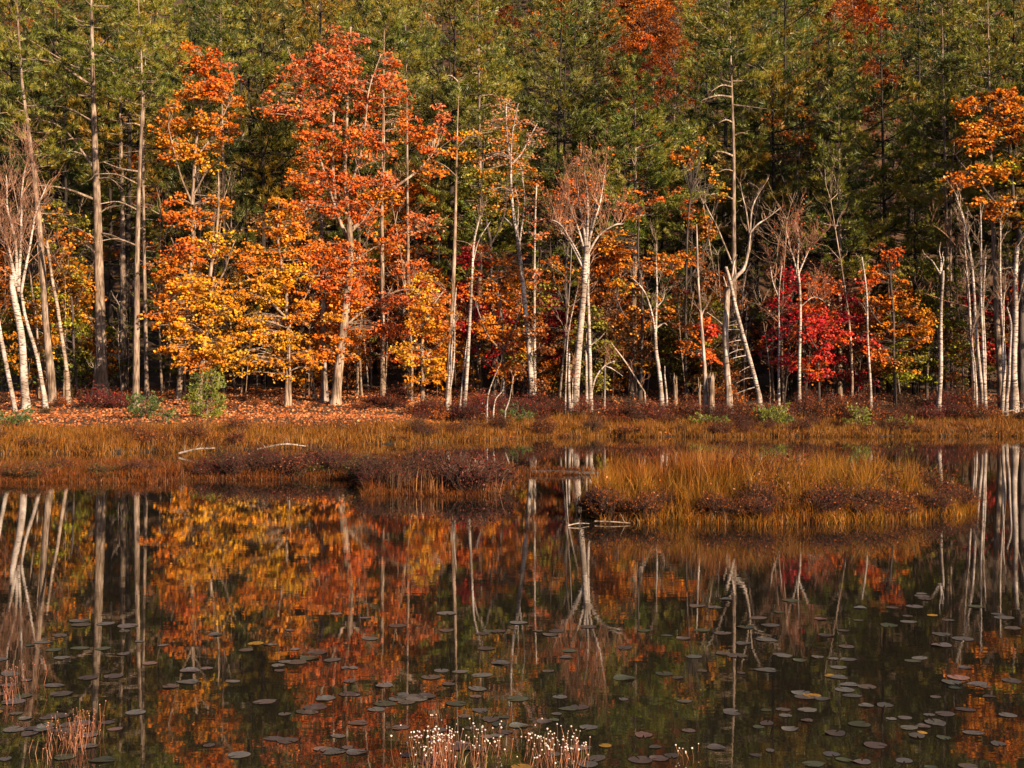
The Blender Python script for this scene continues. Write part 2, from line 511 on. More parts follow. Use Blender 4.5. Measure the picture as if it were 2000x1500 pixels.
def grow_twigs(gt, q, r, rng, bc, n1, L1, up=0.75, n2=4, n3=3, start=0.35, base=None, spreadk=0.55):
    """fine bare branching along a stem: upswept twigs with side twigs"""
    m = len(q)
    i = rng.integers(int(m * start), m, n1)
    p0 = q[i]
    dirn = unit(np.stack([rng.normal(0, spreadk, n1), rng.normal(0, spreadk, n1), rng.uniform(up * 0.7, up * 1.4, n1)], 1))
    L = L1 * rng.uniform(0.45, 1.15, n1)[:, None]
    p1 = p0 + dirn * L
    twigs(gt, p0 - base, p1 - base, np.minimum(r[i] * 0.6, 0.028), 0.012, bc, 0.06, rng)
    for n, lk, rr in ((n2, 0.45, 0.012), (n3, 0.22, 0.008)):
        t = rng.uniform(0.3, 1.0, (len(p0), n, 1))
        s = (p0[:, None] * (1 - t) + p1[:, None] * t).reshape(-1, 3)
        dd = np.repeat(unit(p1 - p0), n, axis=0)
        dd = unit(dd + rng.normal(0, 0.42, dd.shape) + [0, 0, 0.15])
        e = s + dd * (np.repeat(np.linalg.norm(p1 - p0, axis=1), n)[:, None] * lk / 0.45 * 0.5 * rng.uniform(0.6, 1.3, (len(s), 1)))
        twigs(gt, s - base, e - base, rr, rr * 0.5, bc, 0.07, rng)
        p0, p1 = s, e
    return p1

def bare_tree(name, label, cat, D, stems, n1, L1, bark='birch', barkcol=None, twigcol='pinktwig', seed=0, group=None,
              dead=(), start=0.5, leafcol=None, leafn=0, spreadk=0.4, only=None, n2=4, n3=3):
    rng = np.random.default_rng(seed + 500)
    x0, _ = stems[0][2][0]
    bx = (x0 - 1000) / F * D
    bz = float(ground_z(bx, D)); base = np.array([bx, D, bz])
    root = empty(name, base, label, cat, group)
    bc = BK[barkcol or ('birch' if bark == 'birch' else 'grey')]
    mat = M_BIRCH if bark == 'birch' else M_GREY
    gt, gw, gl = Geo(), Geo(), Geo()
    ends = []
    for k, (q, r) in enumerate(stems_world(stems, D, base, rng, 0.6)):
        if stems[k][2][0][1] > 690:
            q[0, 2] = min(q[0, 2], float(ground_z(q[0, 0], q[0, 1]))) - 0.25
            r = r.copy(); r[0] *= 1.5; r[1] *= 1.12
        tube(gt, q - base, r, 8 if r[0] > 0.1 else 6, bc)
        if n1 and (only is None or k in only):
            ends.append(grow_twigs(gw, q, r, rng, BK[twigcol], n1, L1, start=start, base=base, spreadk=spreadk, n2=n2, n3=n3))
    for (x0, y0, x1, y1, w) in dead:
        p0, p1 = P(x0, y0, D), P(x1, y1, D)
        p1[1] += rng.normal(0, 0.5)
        mid = (p0 + p1) / 2 + np.array([0, 0, rng.normal(0.1, 0.1)]) * np.linalg.norm(p1 - p0) * 0.4
        q = spline([p0, mid, p1], 7)
        tube(gt, q - base, np.linspace(w, w * 0.35, 7) * 0.5 / F * D, 5, bc)
    gt.build('trunk', mat, root, smooth=True)
    if gw.n:
        tag(gw.build('twigs', M_GREY, root), kind='stuff')
    if leafn and ends:
        e = np.concatenate(ends); e = e[rng.integers(0, len(e), leafn)]
        n = len(e)
        cl = np.array([C[k] for k in leafcol])[rng.integers(0, len(leafcol), n)]
        leaves(gl, e - base + rng.normal(0, 0.15, (n, 3)), np.stack([rng.normal(0, .5, n), rng.normal(-.5, .5, n), rng.uniform(.2, 1, n)], 1),
               0.17 * rng.uniform(0.6, 1.2, n), cl * (1 + rng.normal(0, .15, (n, 1))), rng)
        gl.build('crown', M_LEAF, root)
    return root

def pine_geo(trunk, rad, zc, Rmax, seed, dens=1.0, cols=None, dead_from=None, droop=0.0, whorl=0.85, taper=0.75, bc=None,
             needle=0.42, per=10, gap=0.12):
    """white pine: trunk polyline (local), crown from height zc up, layered plumes of needles"""
    rng = np.random.default_rng(seed + 900)
    bc = BK['pine'] if bc is None else bc
    gt, gn = Geo(), Geo()
    tube(gt, trunk, rad, 9, bc)
    ztop = trunk[-1, 2]
    def at(z):
        return np.array([np.interp(z, trunk[:, 2], trunk[:, 0]), np.interp(z, trunk[:, 2], trunk[:, 1]), z])
    tp, td, tl, tc = [], [], [], []
    z = zc
    while z < ztop - 0.25:
        t = (z - zc) / max(ztop - zc, 1e-3)
        prof = min(1.0, 0.55 + 2.2 * t) * (1 - t) ** taper
        nb = rng.integers(3, 6)
        az0 = rng.uniform(0, 6.28)
        for b in range(nb):
            if rng.uniform() < gap: continue
            az = az0 + b * 6.283 / nb + rng.normal(0, 0.25)
            L = Rmax * prof * rng.uniform(0.45, 1.3) + 0.25
            rise = 0.12 + 0.55 * t ** 1.5 - droop * (1 - t) + rng.normal(0, 0.10)
            dirh = np.array([math.cos(az), math.sin(az), 0])
            s = np.linspace(0, 1, 6)[:, None]
            o = at(z + rng.normal(0, 0.15))
            q = o + dirh * L * s + np.array([0, 0, 1]) * L * (rise * s + 0.16 * s ** 3 - 0.05 * np.sin(s * 3.1))
            r0 = min(0.02 + 0.013 * L, np.interp(z, trunk[:, 2], rad) * 0.6)
            tube(gt, q, np.linspace(r0, 0.008, 6), 4, bc)
            nt = max(3, int(L * 2.9 * dens))
            ss = rng.uniform(0.08, 1.0, nt) ** 0.8
            side = np.where(rng.uniform(size=nt) < 0.5, -1, 1)
            lat = np.array([-math.sin(az), math.cos(az), 0])
            pos = np.stack([np.interp(ss, s[:, 0], q[:, k]) for k in range(3)], 1)
            tw = (0.50 + 0.30 * L * (1.05 - ss)) * rng.uniform(0.5, 1.15, nt)
            dv = unit(dirh[None] * rng.uniform(0.5, 1.1, (nt, 1)) + lat[None] * side[:, None] * rng.uniform(0.35, 1.1, (nt, 1)) + np.array([0, 0, 1])[None] * rng.normal(0.28, 0.15, (nt, 1)))
            e = pos + dv * tw[:, None]
            twigs(gt, pos, e, 0.010, 0.005, bc * 0.8, 0.05, rng)
            k = np.maximum(3, (tw / 0.20).astype(int) + 1)
            rep = np.repeat(np.arange(nt), k)
            u = 1.05 - 0.65 * rng.uniform(0, 1, len(rep))[:, None] ** 1.5
            tp.append(pos[rep] * (1 - u) + e[rep] * u + rng.normal(0, 0.10, (len(rep), 3)))
            td.append(unit(dv[rep] + np.array([0, 0, 0.65])))
            tl.append(np.full(len(rep), needle))
            hue = rng.normal(0, 0.28)
            tc.append(np.full(len(rep), hue) + rng.normal(0, 0.15, len(rep)))
        z += whorl * rng.uniform(0.7, 1.35)
    k = 14                                                            # leader
    tp.append(np.array([at(ztop - 0.1)] * k) + np.c_[np.zeros((k, 2)), rng.uniform(-1.2, 0.1, k)]); td.append(np.tile([0, 0, 1.0], (k, 1)) + rng.normal(0, .5, (k, 3)))
    tl.append(np.full(k, needle)); tc.append(np.zeros(k))
    tp = np.concatenate(tp); td = np.concatenate(td); tl = np.concatenate(tl); h = np.clip(np.concatenate(tc), -0.5, 0.6)[:, None]
    ca, cb, cc = cols or (A(70, 80, 24), A(138, 132, 34), A(182, 146, 44))
    col = np.where(h < 0, cb + (cb - ca) * h * 2, cb + (cc - cb) * h * 1.5)
    needles(gn, tp, td, tl, 0.050, np.maximum(col, 0.004), per, 0.8, rng)
    if dead_from is not None:                                         # dead lower branches
        zz = np.arange(dead_from, zc + 0.5, 0.75)
        for z in zz:
            for b in range(rng.integers(1, 4)):
                az = rng.uniform(0, 6.28); L = Rmax * rng.uniform(0.15, 0.65)
                dirh = np.array([math.cos(az), math.sin(az), 0]); o = at(z + rng.uniform(-.4, .4)); s = np.linspace(0, 1, 5)[:, None]
                q = o + dirh * L * s + np.array([0, 0, 1]) * L * (rng.normal(0.08, 0.14) * s - 0.18 * s ** 2) + np.array([-math.sin(az), math.cos(az), 0]) * rng.normal(0, 0.10) * L * s ** 2
                tube(gt, q, np.linspace(0.028 + 0.006 * L, 0.007, 5), 4, bc * 1.05)
                n = 5
                p0 = q[rng.integers(1, 5, n)]
                twigs(gt, p0, p0 + (dirh * 0.35 + rng.normal(0, 0.3, (n, 3))) * L * 0.35, 0.010, 0.005, bc, 0.08, rng)
    return gt, gn

def hero_pine(name, label, D, w0, pts, crown_py, Rmax, seed, cols=None, dead_py=None, dens=1.0, cat='pine tree', group=None,
              taper=0.75, droop=0.0, bc=None, gap=0.12, dead=(), whorl=1.0):
    base_x = (pts[0][0] - 1000) / F * D
    bz = float(ground_z(base_x, D))
    base = np.array([base_x, D, bz])
    p = np.array([P(x, y, D) for x, y in pts]); p[0, 2] = bz - 0.3
    q = spline(p, 5 * len(p)) - base
    t = (q[:, 2] - q[0, 2]) / (q[-1, 2] - q[0, 2])
    r = w0 * 0.5 / F * D * (1 - 0.93 * t ** 1.05); r[0] *= 1.35; r[1] *= 1.1
    zc = P(0, crown_py, D)[2] - bz
    df = None if dead_py is None else P(0, dead_py, D)[2] - bz
    gt, gn = pine_geo(q, r, zc, Rmax, seed, dens, cols, df, droop, whorl, taper, None if bc is None else BK[bc], gap=gap)
    rng = np.random.default_rng(seed)
    b_ = BK['pine'] if bc is None else BK[bc]
    for (x0, y0, x1, y1, w) in dead:
        p0, p1 = P(x0, y0, D), P(x1, y1, D); p1[1] += rng.normal(-0.8, 0.5)
        L = np.linalg.norm(p1 - p0)
        q2 = spline([p0, (p0 + p1) / 2 + np.array([0, 0, rng.normal(0.10, 0.06)]) * L, p1], 7)
        tube(gt, q2 - base, np.linspace(w * 1.3, w * 0.4, 7) * 0.5 / F * D, 5, b_ * 1.15)
        n = 7; s = q2[rng.integers(2, 7, n)]
        twigs(gt, s - base, s + rng.normal(0, 0.12, (n, 3)) * L + (p1 - p0) * 0.15 - base, 0.016, 0.006, b_, 0.1, rng)
    root = empty(name, base, label, cat, group)
    gt.build('trunk', M_BARK, root, smooth=True)
    gn.build('crown', M_NEEDLE, root)
    return root

# ------------------------------------------------------------------ tall pines of the front rows
hero_pine('pine_tree', 'pine with pale leaning trunk beside the bare multi-stemmed birch', 93, 17,
          [(105, 790), (92, 650), (80, 480), (68, 350), (55, 250), (42, 150), (34, 20), (28, -80)], 330, 3.8, 1, dead_py=480, gap=0.2, dens=1.5, whorl=1.2,
          dead=[(60, 235, 5, 225, 3)])
hero_pine('pine_tree', 'thick straight pine trunk rising above the dark red shrub, long dead side branches', 98, 24,
          [(200, 768), (194, 560), (190, 400), (184, 250), (182, 175), (180, 90), (178, -20), (177, -120)], 190, 5.8, 2, dead_py=None, gap=0.2, dens=1.3, whorl=1.2,
          dead=[(185, 390, 75, 364, 5), (184, 330, 75, 235, 4), (182, 170, 40, 120, 5), (183, 150, 75, 90, 4), (184, 100, 228, 68, 5), (182, 125, 228, 110, 3),
                (186, 310, 80, 310, 3), (192, 470, 110, 440, 3), (193, 500, 155, 470, 3), (190, 420, 245, 405, 3), (192, 455, 245, 470, 3), (188, 350, 250, 375, 3),
                (185, 275, 100, 290, 3), (186, 240, 80, 215, 3)])
hero_pine('pine_tree', 'slender pine trunk standing in front beside the little green spruce', 89, 14,
          [(265, 800), (267, 640), (268, 500), (272, 350), (278, 200), (276, 120), (272, 40), (268, -60)], 205, 4.0, 3, gap=0.12, dens=1.5,
          dead=[(270, 335, 200, 315, 4), (270, 360, 195, 345, 3), (268, 480, 200, 475, 3), (268, 410, 210, 405, 3), (274, 245, 255, 245, 3)])
hero_pine('pine_tree', 'shaded pine trunk standing behind the two pale pines of the left bank', 108, 14,
          [(242, 730), (240, 560), (239, 400), (236, 300), (234, 150), (230, 20), (228, -120)], 230, 4.4, 4, dead_py=480, dens=1.4)
hero_pine('pine_tree', 'thin dark pine beside the slender pale pine trunk, crown high above', 97, 9,
          [(287, 780), (284, 620), (281, 450), (280, 300), (284, 120), (300, 0), (305, -60)], 160, 3.0, 5, dead_py=500)
hero_pine('pine_tree', 'pale straight pine with broken bare top right of the red maple', 95, 12,
          [(874, 775), (882, 620), (888, 480), (892, 300), (895, 200), (896, 155)], 185, 0.8, 6, gap=0.7, dens=0.4, bc='tan',
          dead=[(895, 160, 870, 150, 3), (895, 162, 915, 150, 3), (892, 290, 940, 275, 3), (890, 330, 930, 320, 3), (892, 345, 850, 320, 2), (889, 470, 940, 500, 2)])
hero_pine('pine_tree', 'tall pine with long bare trunk standing behind the forked dead snag', 100, 13,
          [(1436, 765), (1434, 640), (1433, 450), (1433, 300), (1430, 200), (1427, 110), (1424, 20), (1420, -70)], 150, 5.6, 7, gap=0.1, dens=1.6,
          dead=[(1430, 145, 1380, 155, 3), (1430, 170, 1385, 185, 3), (1430, 190, 1370, 200, 4), (1431, 205, 1490, 220, 3), (1432, 240, 1400, 245, 3),
                (1432, 305, 1395, 300, 4), (1433, 265, 1460, 262, 3), (1434, 390, 1375, 385, 3), (1434, 335, 1400, 340, 2), (1430, 130, 1465, 145, 3)])
hero_pine('pine_tree', 'young dense pine with pointed top behind the crimson maple', 101, 12,
          [(1640, 755), (1640, 560), (1640, 400), (1639, 280), (1637, 175)], 545, 4.1, 8, gap=0.08, dens=1.8, taper=0.9, droop=0.05)
hero_pine('pine_tree', 'tall pine whose double trunk stands behind the white dead birch', 99, 11,
          [(1849, 735), (1850, 560), (1848, 400), (1845, 260), (1842, 160), (1840, 30), (1838, -80)], 480, 4.8, 9, gap=0.15, dens=1.4)
hero_pine('pine_tree', 'slim second trunk pressed against the double pine behind the dead birch', 99.6, 9,
          [(1857, 735), (1857, 600), (1856, 450), (1862, 300), (1866, 180), (1868, 60)], 230, 2.2, 10, gap=0.2)
hero_pine('pine_tree', 'grey shaded pine trunk between the two birch clumps', 95, 13,
          [(1957, 770), (1948, 640), (1943, 520), (1938, 380), (1934, 250), (1930, 60), (1928, -60)], 220, 4.6, 11, dead_py=520, dens=1.4)
hero_pine('pine_tree', 'broad yellow-green pine spreading above the fan-shaped bare tree', 104, 14,
          [(1236, 750), (1238, 600), (1240, 430), (1241, 300), (1240, 200), (1238, 110)], 470, 6.0, 12, gap=0.06, dens=1.9, taper=0.8,
          cols=(A(86, 100, 34), A(140, 138, 40), A(176, 146, 52)))
hero_pine('pine_tree', 'pine trunk half hidden behind the orange oak, crown over its top', 103, 11,
          [(437, 765), (439, 520), (438, 400), (435, 280), (432, 120), (430, -20)], 190, 4.6, 13, dead_py=420, dens=1.5)
hero_pine('pine_tree', 'full green pine right of the broken-topped pale pine', 106, 13,
          [(935, 760), (937, 560), (938, 380), (936, 200), (934, 40), (932, -50)], 500, 4.8, 14, gap=0.1, dens=1.7)
hero_pine('pine_tree', 'pale pine trunk showing through the right side of the red maple', 97, 11,
          [(748, 770), (747, 560), (746, 420), (748, 250), (750, 90), (752, -30)], 110, 4.2, 15, gap=0.1, dens=1.5, bc='tan')
hero_pine('pine_tree', 'twin pale trunk standing close behind the red maple sprays', 101, 9,
          [(800, 760), (798, 560), (796, 400), (795, 240), (793, 100), (792, 0)], 190, 3.6, 16, gap=0.1, dens=1.4, bc='tan')

# ------------------------------------------------------------------ broadleaf trees of the front rows
tree('red_maple', 'large scarlet and orange red maple, the biggest crown on the bank', 'maple tree', 91,
     [(20, 12, [(655, 790), (662, 720), (672, 640), (680, 560), (686, 490), (684, 440)]),
      (11, 3, [(684, 440), (676, 380), (673, 300), (677, 220), (679, 130), (684, 50)]),
      (9, 3, [(686, 450), (712, 425), (742, 390), (775, 365), (815, 335), (845, 300)]),
      (8, 3, [(682, 470), (660, 420), (650, 340), (648, 250), (650, 150), (645, 100)]),
      (6, 2, [(660, 420), (640, 360), (620, 290), (600, 220), (580, 150), (560, 90)]),
      (6, 2, [(676, 380), (700, 320), (712, 260), (722, 180), (745, 110)]),
      (5, 2, [(742, 390), (750, 330), (752, 260), (750, 180)]),
      (5, 2, [(684, 520), (720, 490), (760, 470), (830, 440)]),
      (5, 2, [(678, 560), (640, 540), (600, 540)]),
      (5, 2, [(670, 640), (720, 600), (790, 565), (850, 590)])],
     [(675, 90, 40, 45, 26, ['pinkred', 'pinkred', 'redor']), (640, 130, 60, 50, 34, ['pinkred', 'redor']), (575, 150, 55, 40, 22, ['redor', 'pinkred']),
      (540, 210, 42, 32, 16, ['redor', 'pinkred']), (620, 215, 70, 45, 34, ['redor', 'orange', 'pinkred']), (700, 190, 60, 60, 36, ['redor', 'pinkred']),
      (755, 140, 30, 55, 18, ['pinkred', 'redor']), (770, 190, 45, 40, 18, 'redor'), (800, 250, 40, 45, 18, ['redor', 'orange']), (620, 290, 70, 40, 34, ['redor', 'redor', 'orange']),
      (720, 290, 60, 45, 30, ['redor', 'pinkred', 'orange']), (850, 280, 40, 40, 16, ['redor', 'orange']), (865, 225, 30, 28, 8, 'pinkred'), (840, 330, 30, 16, 8, 'orange'),
      (590, 350, 45, 25, 16, ['orange', 'redor']), (650, 360, 70, 35, 34, ['redor', 'redor']), (740, 355, 50, 30, 20, ['orange', 'pinkred']),
      (680, 410, 70, 25, 30, ['redor', 'redor']), (600, 410, 55, 25, 18, ['redor', 'orange']), (735, 385, 40, 16, 14, ['orange', 'gold']), (820, 435, 45, 22, 16, ['redor', 'pinkor']),
      (650, 490, 60, 30, 22, ['redor', 'orange']), (755, 470, 45, 25, 14, ['redor', 'orange']), (660, 555, 65, 18, 22, ['redor', 'orange']), (700, 590, 40, 25, 16, ['orange', 'redor']),
      (760, 590, 60, 18, 18, ['redor', 'pinkred']), (690, 650, 45, 22, 16, ['redor', 'orange']), (755, 640, 45, 18, 12, ['redor', 'redor']), (660, 690, 40, 25, 10, 'orange'),
      (850, 590, 45, 22, 16, ['pinkor', 'orange', 'redor']), (655, 520, 40, 30, 14, ['orange', 'redor']), (668, 610, 40, 20, 14, ['orange', 'gold']), (645, 650, 35, 25, 10, ['orange', 'gold']), (700, 520, 40, 25, 12, ['redor', 'orange']), (800, 520, 40, 20, 8, ['pinkor', 'redor'])],
     barkcol='tan', leaf=0.215, seed=1, dens=40, srad=0.82, wander=0.6)
tree('oak_tree', 'tall narrow orange oak standing between the pines of the left bank', 'oak tree', 95,
     [(12, 8, [(348, 790), (355, 700), (365, 600), (374, 480), (376, 400)]), (8, 3, [(376, 400), (380, 300), (388, 200), (398, 110)]), (5, 2, [(376, 400), (350, 330), (335, 250)]),
      (5, 2, [(380, 310), (420, 260), (450, 200)]), (5, 2, [(378, 380), (410, 340), (450, 320)])],
     [(385, 110, 45, 28, 18, ['redor', 'orange']), (415, 150, 45, 35, 24, ['redor', 'orange']), (380, 180, 40, 25, 16, ['orange', 'gold']), (440, 190, 30, 45, 18, 'orange'),
      (335, 235, 38, 50, 22, ['gold', 'orange']), (400, 245, 50, 30, 20, ['orange', 'gold']), (450, 260, 24, 22, 10, 'orange'), (380, 295, 55, 25, 20, ['gold', 'orange']),
      (330, 295, 25, 25, 8, 'orange'), (410, 325, 35, 14, 8, ['gold', 'yellow']), (340, 405, 25, 35, 14, ['redor', 'orange']), (420, 400, 28, 32, 12, ['orange', 'gold']), (375, 430, 40, 20, 10, 'orange')],
     barkcol='tan', leaf=0.24, seed=2, dens=40, srad=0.75)
tree('maple_tree', 'golden maple in front of the orange oak, foliage down to the bank', 'maple tree', 88.5,
     [(11, 7, [(388, 775), (395, 700), (402, 620), (410, 540)]), (7, 2, [(410, 540), (420, 460), (425, 400), (420, 330)]), (5, 2, [(402, 620), (370, 560), (340, 500), (325, 460)]), (5, 2, [(406, 580), (440, 530), (465, 470)])],
     [(370, 490, 50, 30, 24, ['orange', 'redor']), (330, 540, 42, 40, 24, ['orange', 'gold']), (420, 480, 45, 30, 18, ['gold', 'yellow']), (390, 560, 60, 35, 32, ['gold', 'yellow']),
      (320, 610, 40, 35, 20, ['gold', 'orange']), (420, 600, 60, 35, 34, ['yellow', 'gold']), (370, 640, 55, 30, 24, ['yellow', 'gold']), (430, 670, 60, 25, 24, ['yellow', 'gold']),
      (345, 690, 40, 22, 16, 'gold'), (400, 705, 45, 18, 12, ['gold', 'orange'])],
     barkcol='tan', leaf=0.22, seed=3, dens=42, srad=0.8)
tree('maple_tree', 'yellow-orange maple between the golden maple and the red maple', 'maple tree', 90,
     [(9, 6, [(560, 795), (561, 720), (560, 650), (556, 560)]), (6, 2, [(556, 560), (545, 470), (548, 400)]), (5, 2, [(558, 620), (500, 560), (470, 520)]), (5, 2, [(559, 640), (590, 580), (600, 540)]), (6, 3, [(567, 795), (566, 700), (568, 620)])],
     [(545, 410, 40, 30, 14, ['orange', 'gold']), (560, 460, 40, 40, 24, ['orange', 'gold']), (510, 440, 35, 30, 12, ['gold', 'brown']), (500, 500, 50, 40, 26, ['gold', 'orange']), (570, 530, 45, 40, 26, ['gold', 'orange', 'yellow']),
      (510, 570, 55, 35, 30, ['yellow', 'gold']), (585, 610, 40, 40, 20, ['gold', 'orange']), (500, 640, 50, 35, 26, ['yellow', 'gold']), (555, 660, 40, 28, 20, ['yellow', 'gold']),
      (480, 710, 50, 28, 22, ['yellow', 'gold']), (545, 720, 30, 25, 10, 'gold'), (600, 700, 30, 22, 10, ['gold', 'orange'])],
     barkcol='tan', leaf=0.215, seed=4, dens=42, srad=0.8)
tree('maple_tree', 'grey-trunked maple left of the red maple, orange sprays low down', 'maple tree', 93,
     [(13, 10, [(634, 765), (632, 700), (632, 600), (630, 500)]), (8, 3, [(630, 500), (624, 400), (616, 330)])],
     [(615, 480, 30, 30, 12, 'orange'), (640, 600, 30, 22, 10, ['orange', 'gold']), (625, 660, 30, 20, 10, ['gold', 'orange'])], seed=5, dens=36, srad=0.7)
tree('maple_tree', 'small bright yellow maple at the edge of the leafy bank', 'maple tree', 88,
     [(9, 5, [(826, 795), (825, 730), (824, 660), (824, 600)]), (5, 2, [(824, 640), (850, 590), (870, 560)]), (4, 2, [(825, 700), (860, 670), (880, 650)])],
     [(825, 560, 25, 35, 14, 'yellow'), (822, 620, 28, 35, 18, ['yellow', 'gold']), (865, 650, 32, 35, 18, ['orange', 'gold']), (845, 710, 30, 22, 18, ['yellow', 'gold']), (800, 680, 40, 18, 14, ['gold', 'yellow']),
      (860, 600, 40, 22, 14, ['gold', 'orange']), (830, 745, 45, 18, 10, 'gold'), (795, 700, 20, 12, 6, 'yellow')], barkcol='tan', leaf=0.2, seed=6, dens=40, srad=0.6)
tree('maple_tree', 'orange and gold maple behind the thin birches of the bank', 'maple tree', 96,
     [(9, 6, [(985, 775), (982, 700), (980, 620)]), (6, 2, [(980, 620), (972, 560), (975, 500)]), (4, 2, [(982, 680), (1005, 640), (1020, 600)]), (4, 2, [(982, 690), (950, 650), (935, 610)])],
     [(960, 640, 40, 28, 20, ['gold', 'orange']), (1000, 660, 35, 30, 18, ['orange', 'gold']), (945, 560, 35, 35, 16, ['rust', 'orange']), (990, 580, 40, 35, 18, ['orange', 'rust']), (1015, 690, 30, 20, 10, ['gold', 'ygreen']),
      (940, 500, 25, 28, 10, ['red', 'rust']), (985, 720, 30, 16, 10, 'gold'), (1000, 520, 40, 30, 14, ['rust', 'orange'])], seed=7, dens=36, srad=0.75)
tree('maple_tree', 'scarlet sapling maple peeping between the thin birch and pale pine', 'maple tree', 97,
     [(5, 3, [(908, 770), (912, 640), (910, 520), (912, 470)])],
     [(908, 500, 18, 25, 12, ['red', 'crimson']), (905, 570, 18, 20, 10, ['red', 'redor']), (935, 540, 14, 14, 5, 'red'), (912, 640, 18, 16, 6, 'crimson')], seed=8, dens=34, srad=0.6, barkcol='dark')
tree('birch_tree', 'tall forked birch keeping thin salmon-orange leaves at its top', 'birch tree', 94,
     [(12, 8, [(1040, 775), (1034, 690), (1028, 620), (1020, 540), (1012, 470)]), (7, 3, [(1012, 470), (1003, 420), (998, 360), (997, 320), (990, 260), (988, 200)]), (5, 2, [(997, 322), (1018, 300), (1032, 270), (1050, 236)]),
      (4, 2, [(1010, 460), (1012, 400), (1006, 370)]), (4, 2, [(1014, 480), (1022, 420), (1024, 380), (1020, 345)]), (3, 2, [(998, 340), (1000, 270), (1012, 215)]), (3, 1, [(1000, 440), (985, 425), (975, 425)])],
     [(990, 215, 30, 25, 9, ['pinkor']), (1005, 260, 35, 35, 15, ['pinkor', 'orange']), (1045, 260, 22, 30, 9, 'pinkor'), (975, 300, 30, 35, 11, ['orange', 'pinkor']), (1030, 310, 25, 25, 8, ['orange', 'pinkor']),
      (985, 380, 35, 30, 12, ['orange', 'gold']), (1035, 400, 25, 30, 9, ['pinkor', 'redor']), (965, 240, 22, 25, 6, 'pinkor')], bark='birch', leaf=0.18, seed=9, dens=24, srad=0.9)
tree('birch_tree', 'thin straight birch right of the tall forked birch, rusty leaves', 'birch tree', 98,
     [(6, 3, [(1045, 770), (1044, 640), (1044, 540), (1045, 440), (1048, 360)])], [(1045, 450, 22, 35, 9, ['pinkor', 'redor']), (1050, 540, 20, 25, 6, ['redor', 'rust'])], bark='birch', seed=10, dens=26, srad=0.6)
tree('maple_tree', 'dull orange maple behind the fan-shaped bare tree', 'maple tree', 99,
     [(8, 6, [(1110, 770), (1108, 660), (1104, 540)]), (6, 2, [(1104, 540), (1112, 450), (1120, 380)]), (4, 2, [(1106, 600), (1080, 540), (1075, 480)])],
     [(1110, 370, 45, 28, 16, ['rust', 'redor']), (1160, 375, 30, 30, 12, ['rust', 'redor']), (1085, 430, 35, 35, 14, ['rust', 'brown', 'orange']), (1095, 520, 40, 35, 16, ['gold', 'rust']), (1085, 590, 40, 40, 16, ['rust', 'olive']), (1075, 660, 35, 40, 14, ['rust', 'brown'])],
     seed=11, dens=34, srad=0.8, barkcol='dark')
tree('maple_tree', 'amber maple behind the small forked birch of the middle shore', 'maple tree', 97,
     [(8, 5, [(1250, 775), (1252, 660), (1250, 560)]), (6, 2, [(1250, 560), (1245, 480), (1248, 420)]), (4, 2, [(1252, 640), (1290, 580), (1310, 530)]), (4, 2, [(1251, 660), (1220, 620), (1200, 580)])],
     [(1245, 400, 45, 30, 16, ['redor', 'rust', 'orange']), (1200, 470, 40, 35, 16, ['gold', 'rust']), (1260, 510, 45, 30, 20, ['orange', 'gold']), (1310, 520, 28, 30, 12, ['orange', 'gold']), (1215, 560, 40, 25, 14, ['gold', 'olive']),
      (1240, 620, 40, 28, 18, ['orange', 'gold']), (1250, 690, 35, 35, 16, ['gold', 'rust']), (1190, 600, 30, 40, 12, ['rust', 'brown']), (1290, 610, 30, 30, 10, ['gold', 'rust']), (1200, 690, 30, 35, 10, ['rust', 'olive'])],
     seed=12, dens=36, srad=0.75, barkcol='dark')
tree('maple_tree', 'red-orange sapling maple wrapped round the broken pale stumps', 'maple tree', 93,
     [(4, 3, [(1383, 785), (1380, 700), (1376, 600)]), (3, 1, [(1378, 660), (1350, 620), (1340, 600)])],
     [(1375, 640, 25, 25, 12, ['redor', 'red']), (1385, 700, 20, 25, 10, 'redor'), (1340, 680, 24, 20, 9, ['orange', 'rust']), (1390, 650, 18, 18, 6, 'red'), (1345, 640, 25, 15, 6, ['rust', 'orange'])], seed=13, dens=34, srad=0.6, barkcol='dark')
tree('maple_tree', 'rusty maple thicket tree between the amber maple and the tall snag', 'maple tree', 100,
     [(6, 3, [(1340, 770), (1338, 600), (1340, 480), (1345, 380)]), (4, 2, [(1339, 560), (1370, 500), (1385, 440)])],
     [(1340, 400, 35, 40, 14, ['rust', 'redor', 'olive']), (1380, 450, 30, 35, 12, ['rust', 'gold']), (1350, 500, 35, 30, 12, ['rust', 'orange']), (1380, 540, 30, 30, 10, ['rust', 'brown']), (1320, 570, 30, 30, 10, ['rust', 'maroon']), (1350, 290, 40, 45, 16, ['olive', 'rust', 'gold']), (1400, 350, 25, 50, 12, ['gold', 'olive'])],
     seed=14, dens=34, srad=0.75, barkcol='dark')
tree('maple_tree', 'brilliant crimson maple, the reddest small tree on the shore', 'maple tree', 91,
     [(5, 4, [(1600, 780), (1600, 720), (1602, 660), (1606, 610)]), (3, 1, [(1602, 680), (1635, 640), (1655, 625)]), (3, 1, [(1601, 690), (1582, 660), (1575, 640)])],
     [(1605, 620, 28, 22, 14, ['red', 'crimson']), (1585, 650, 24, 20, 12, ['crimson', 'red']), (1625, 650, 25, 18, 12, ['red']), (1608, 690, 22, 22, 14, ['crimson', 'red']), (1600, 735, 28, 18, 14, ['crimson', 'red', 'redor']), (1655, 655, 18, 18, 8, ['red', 'redor']), (1645, 620, 20, 12, 6, 'crimson')],
     leaf=0.19, seed=15, dens=40, srad=0.55, barkcol='dark')
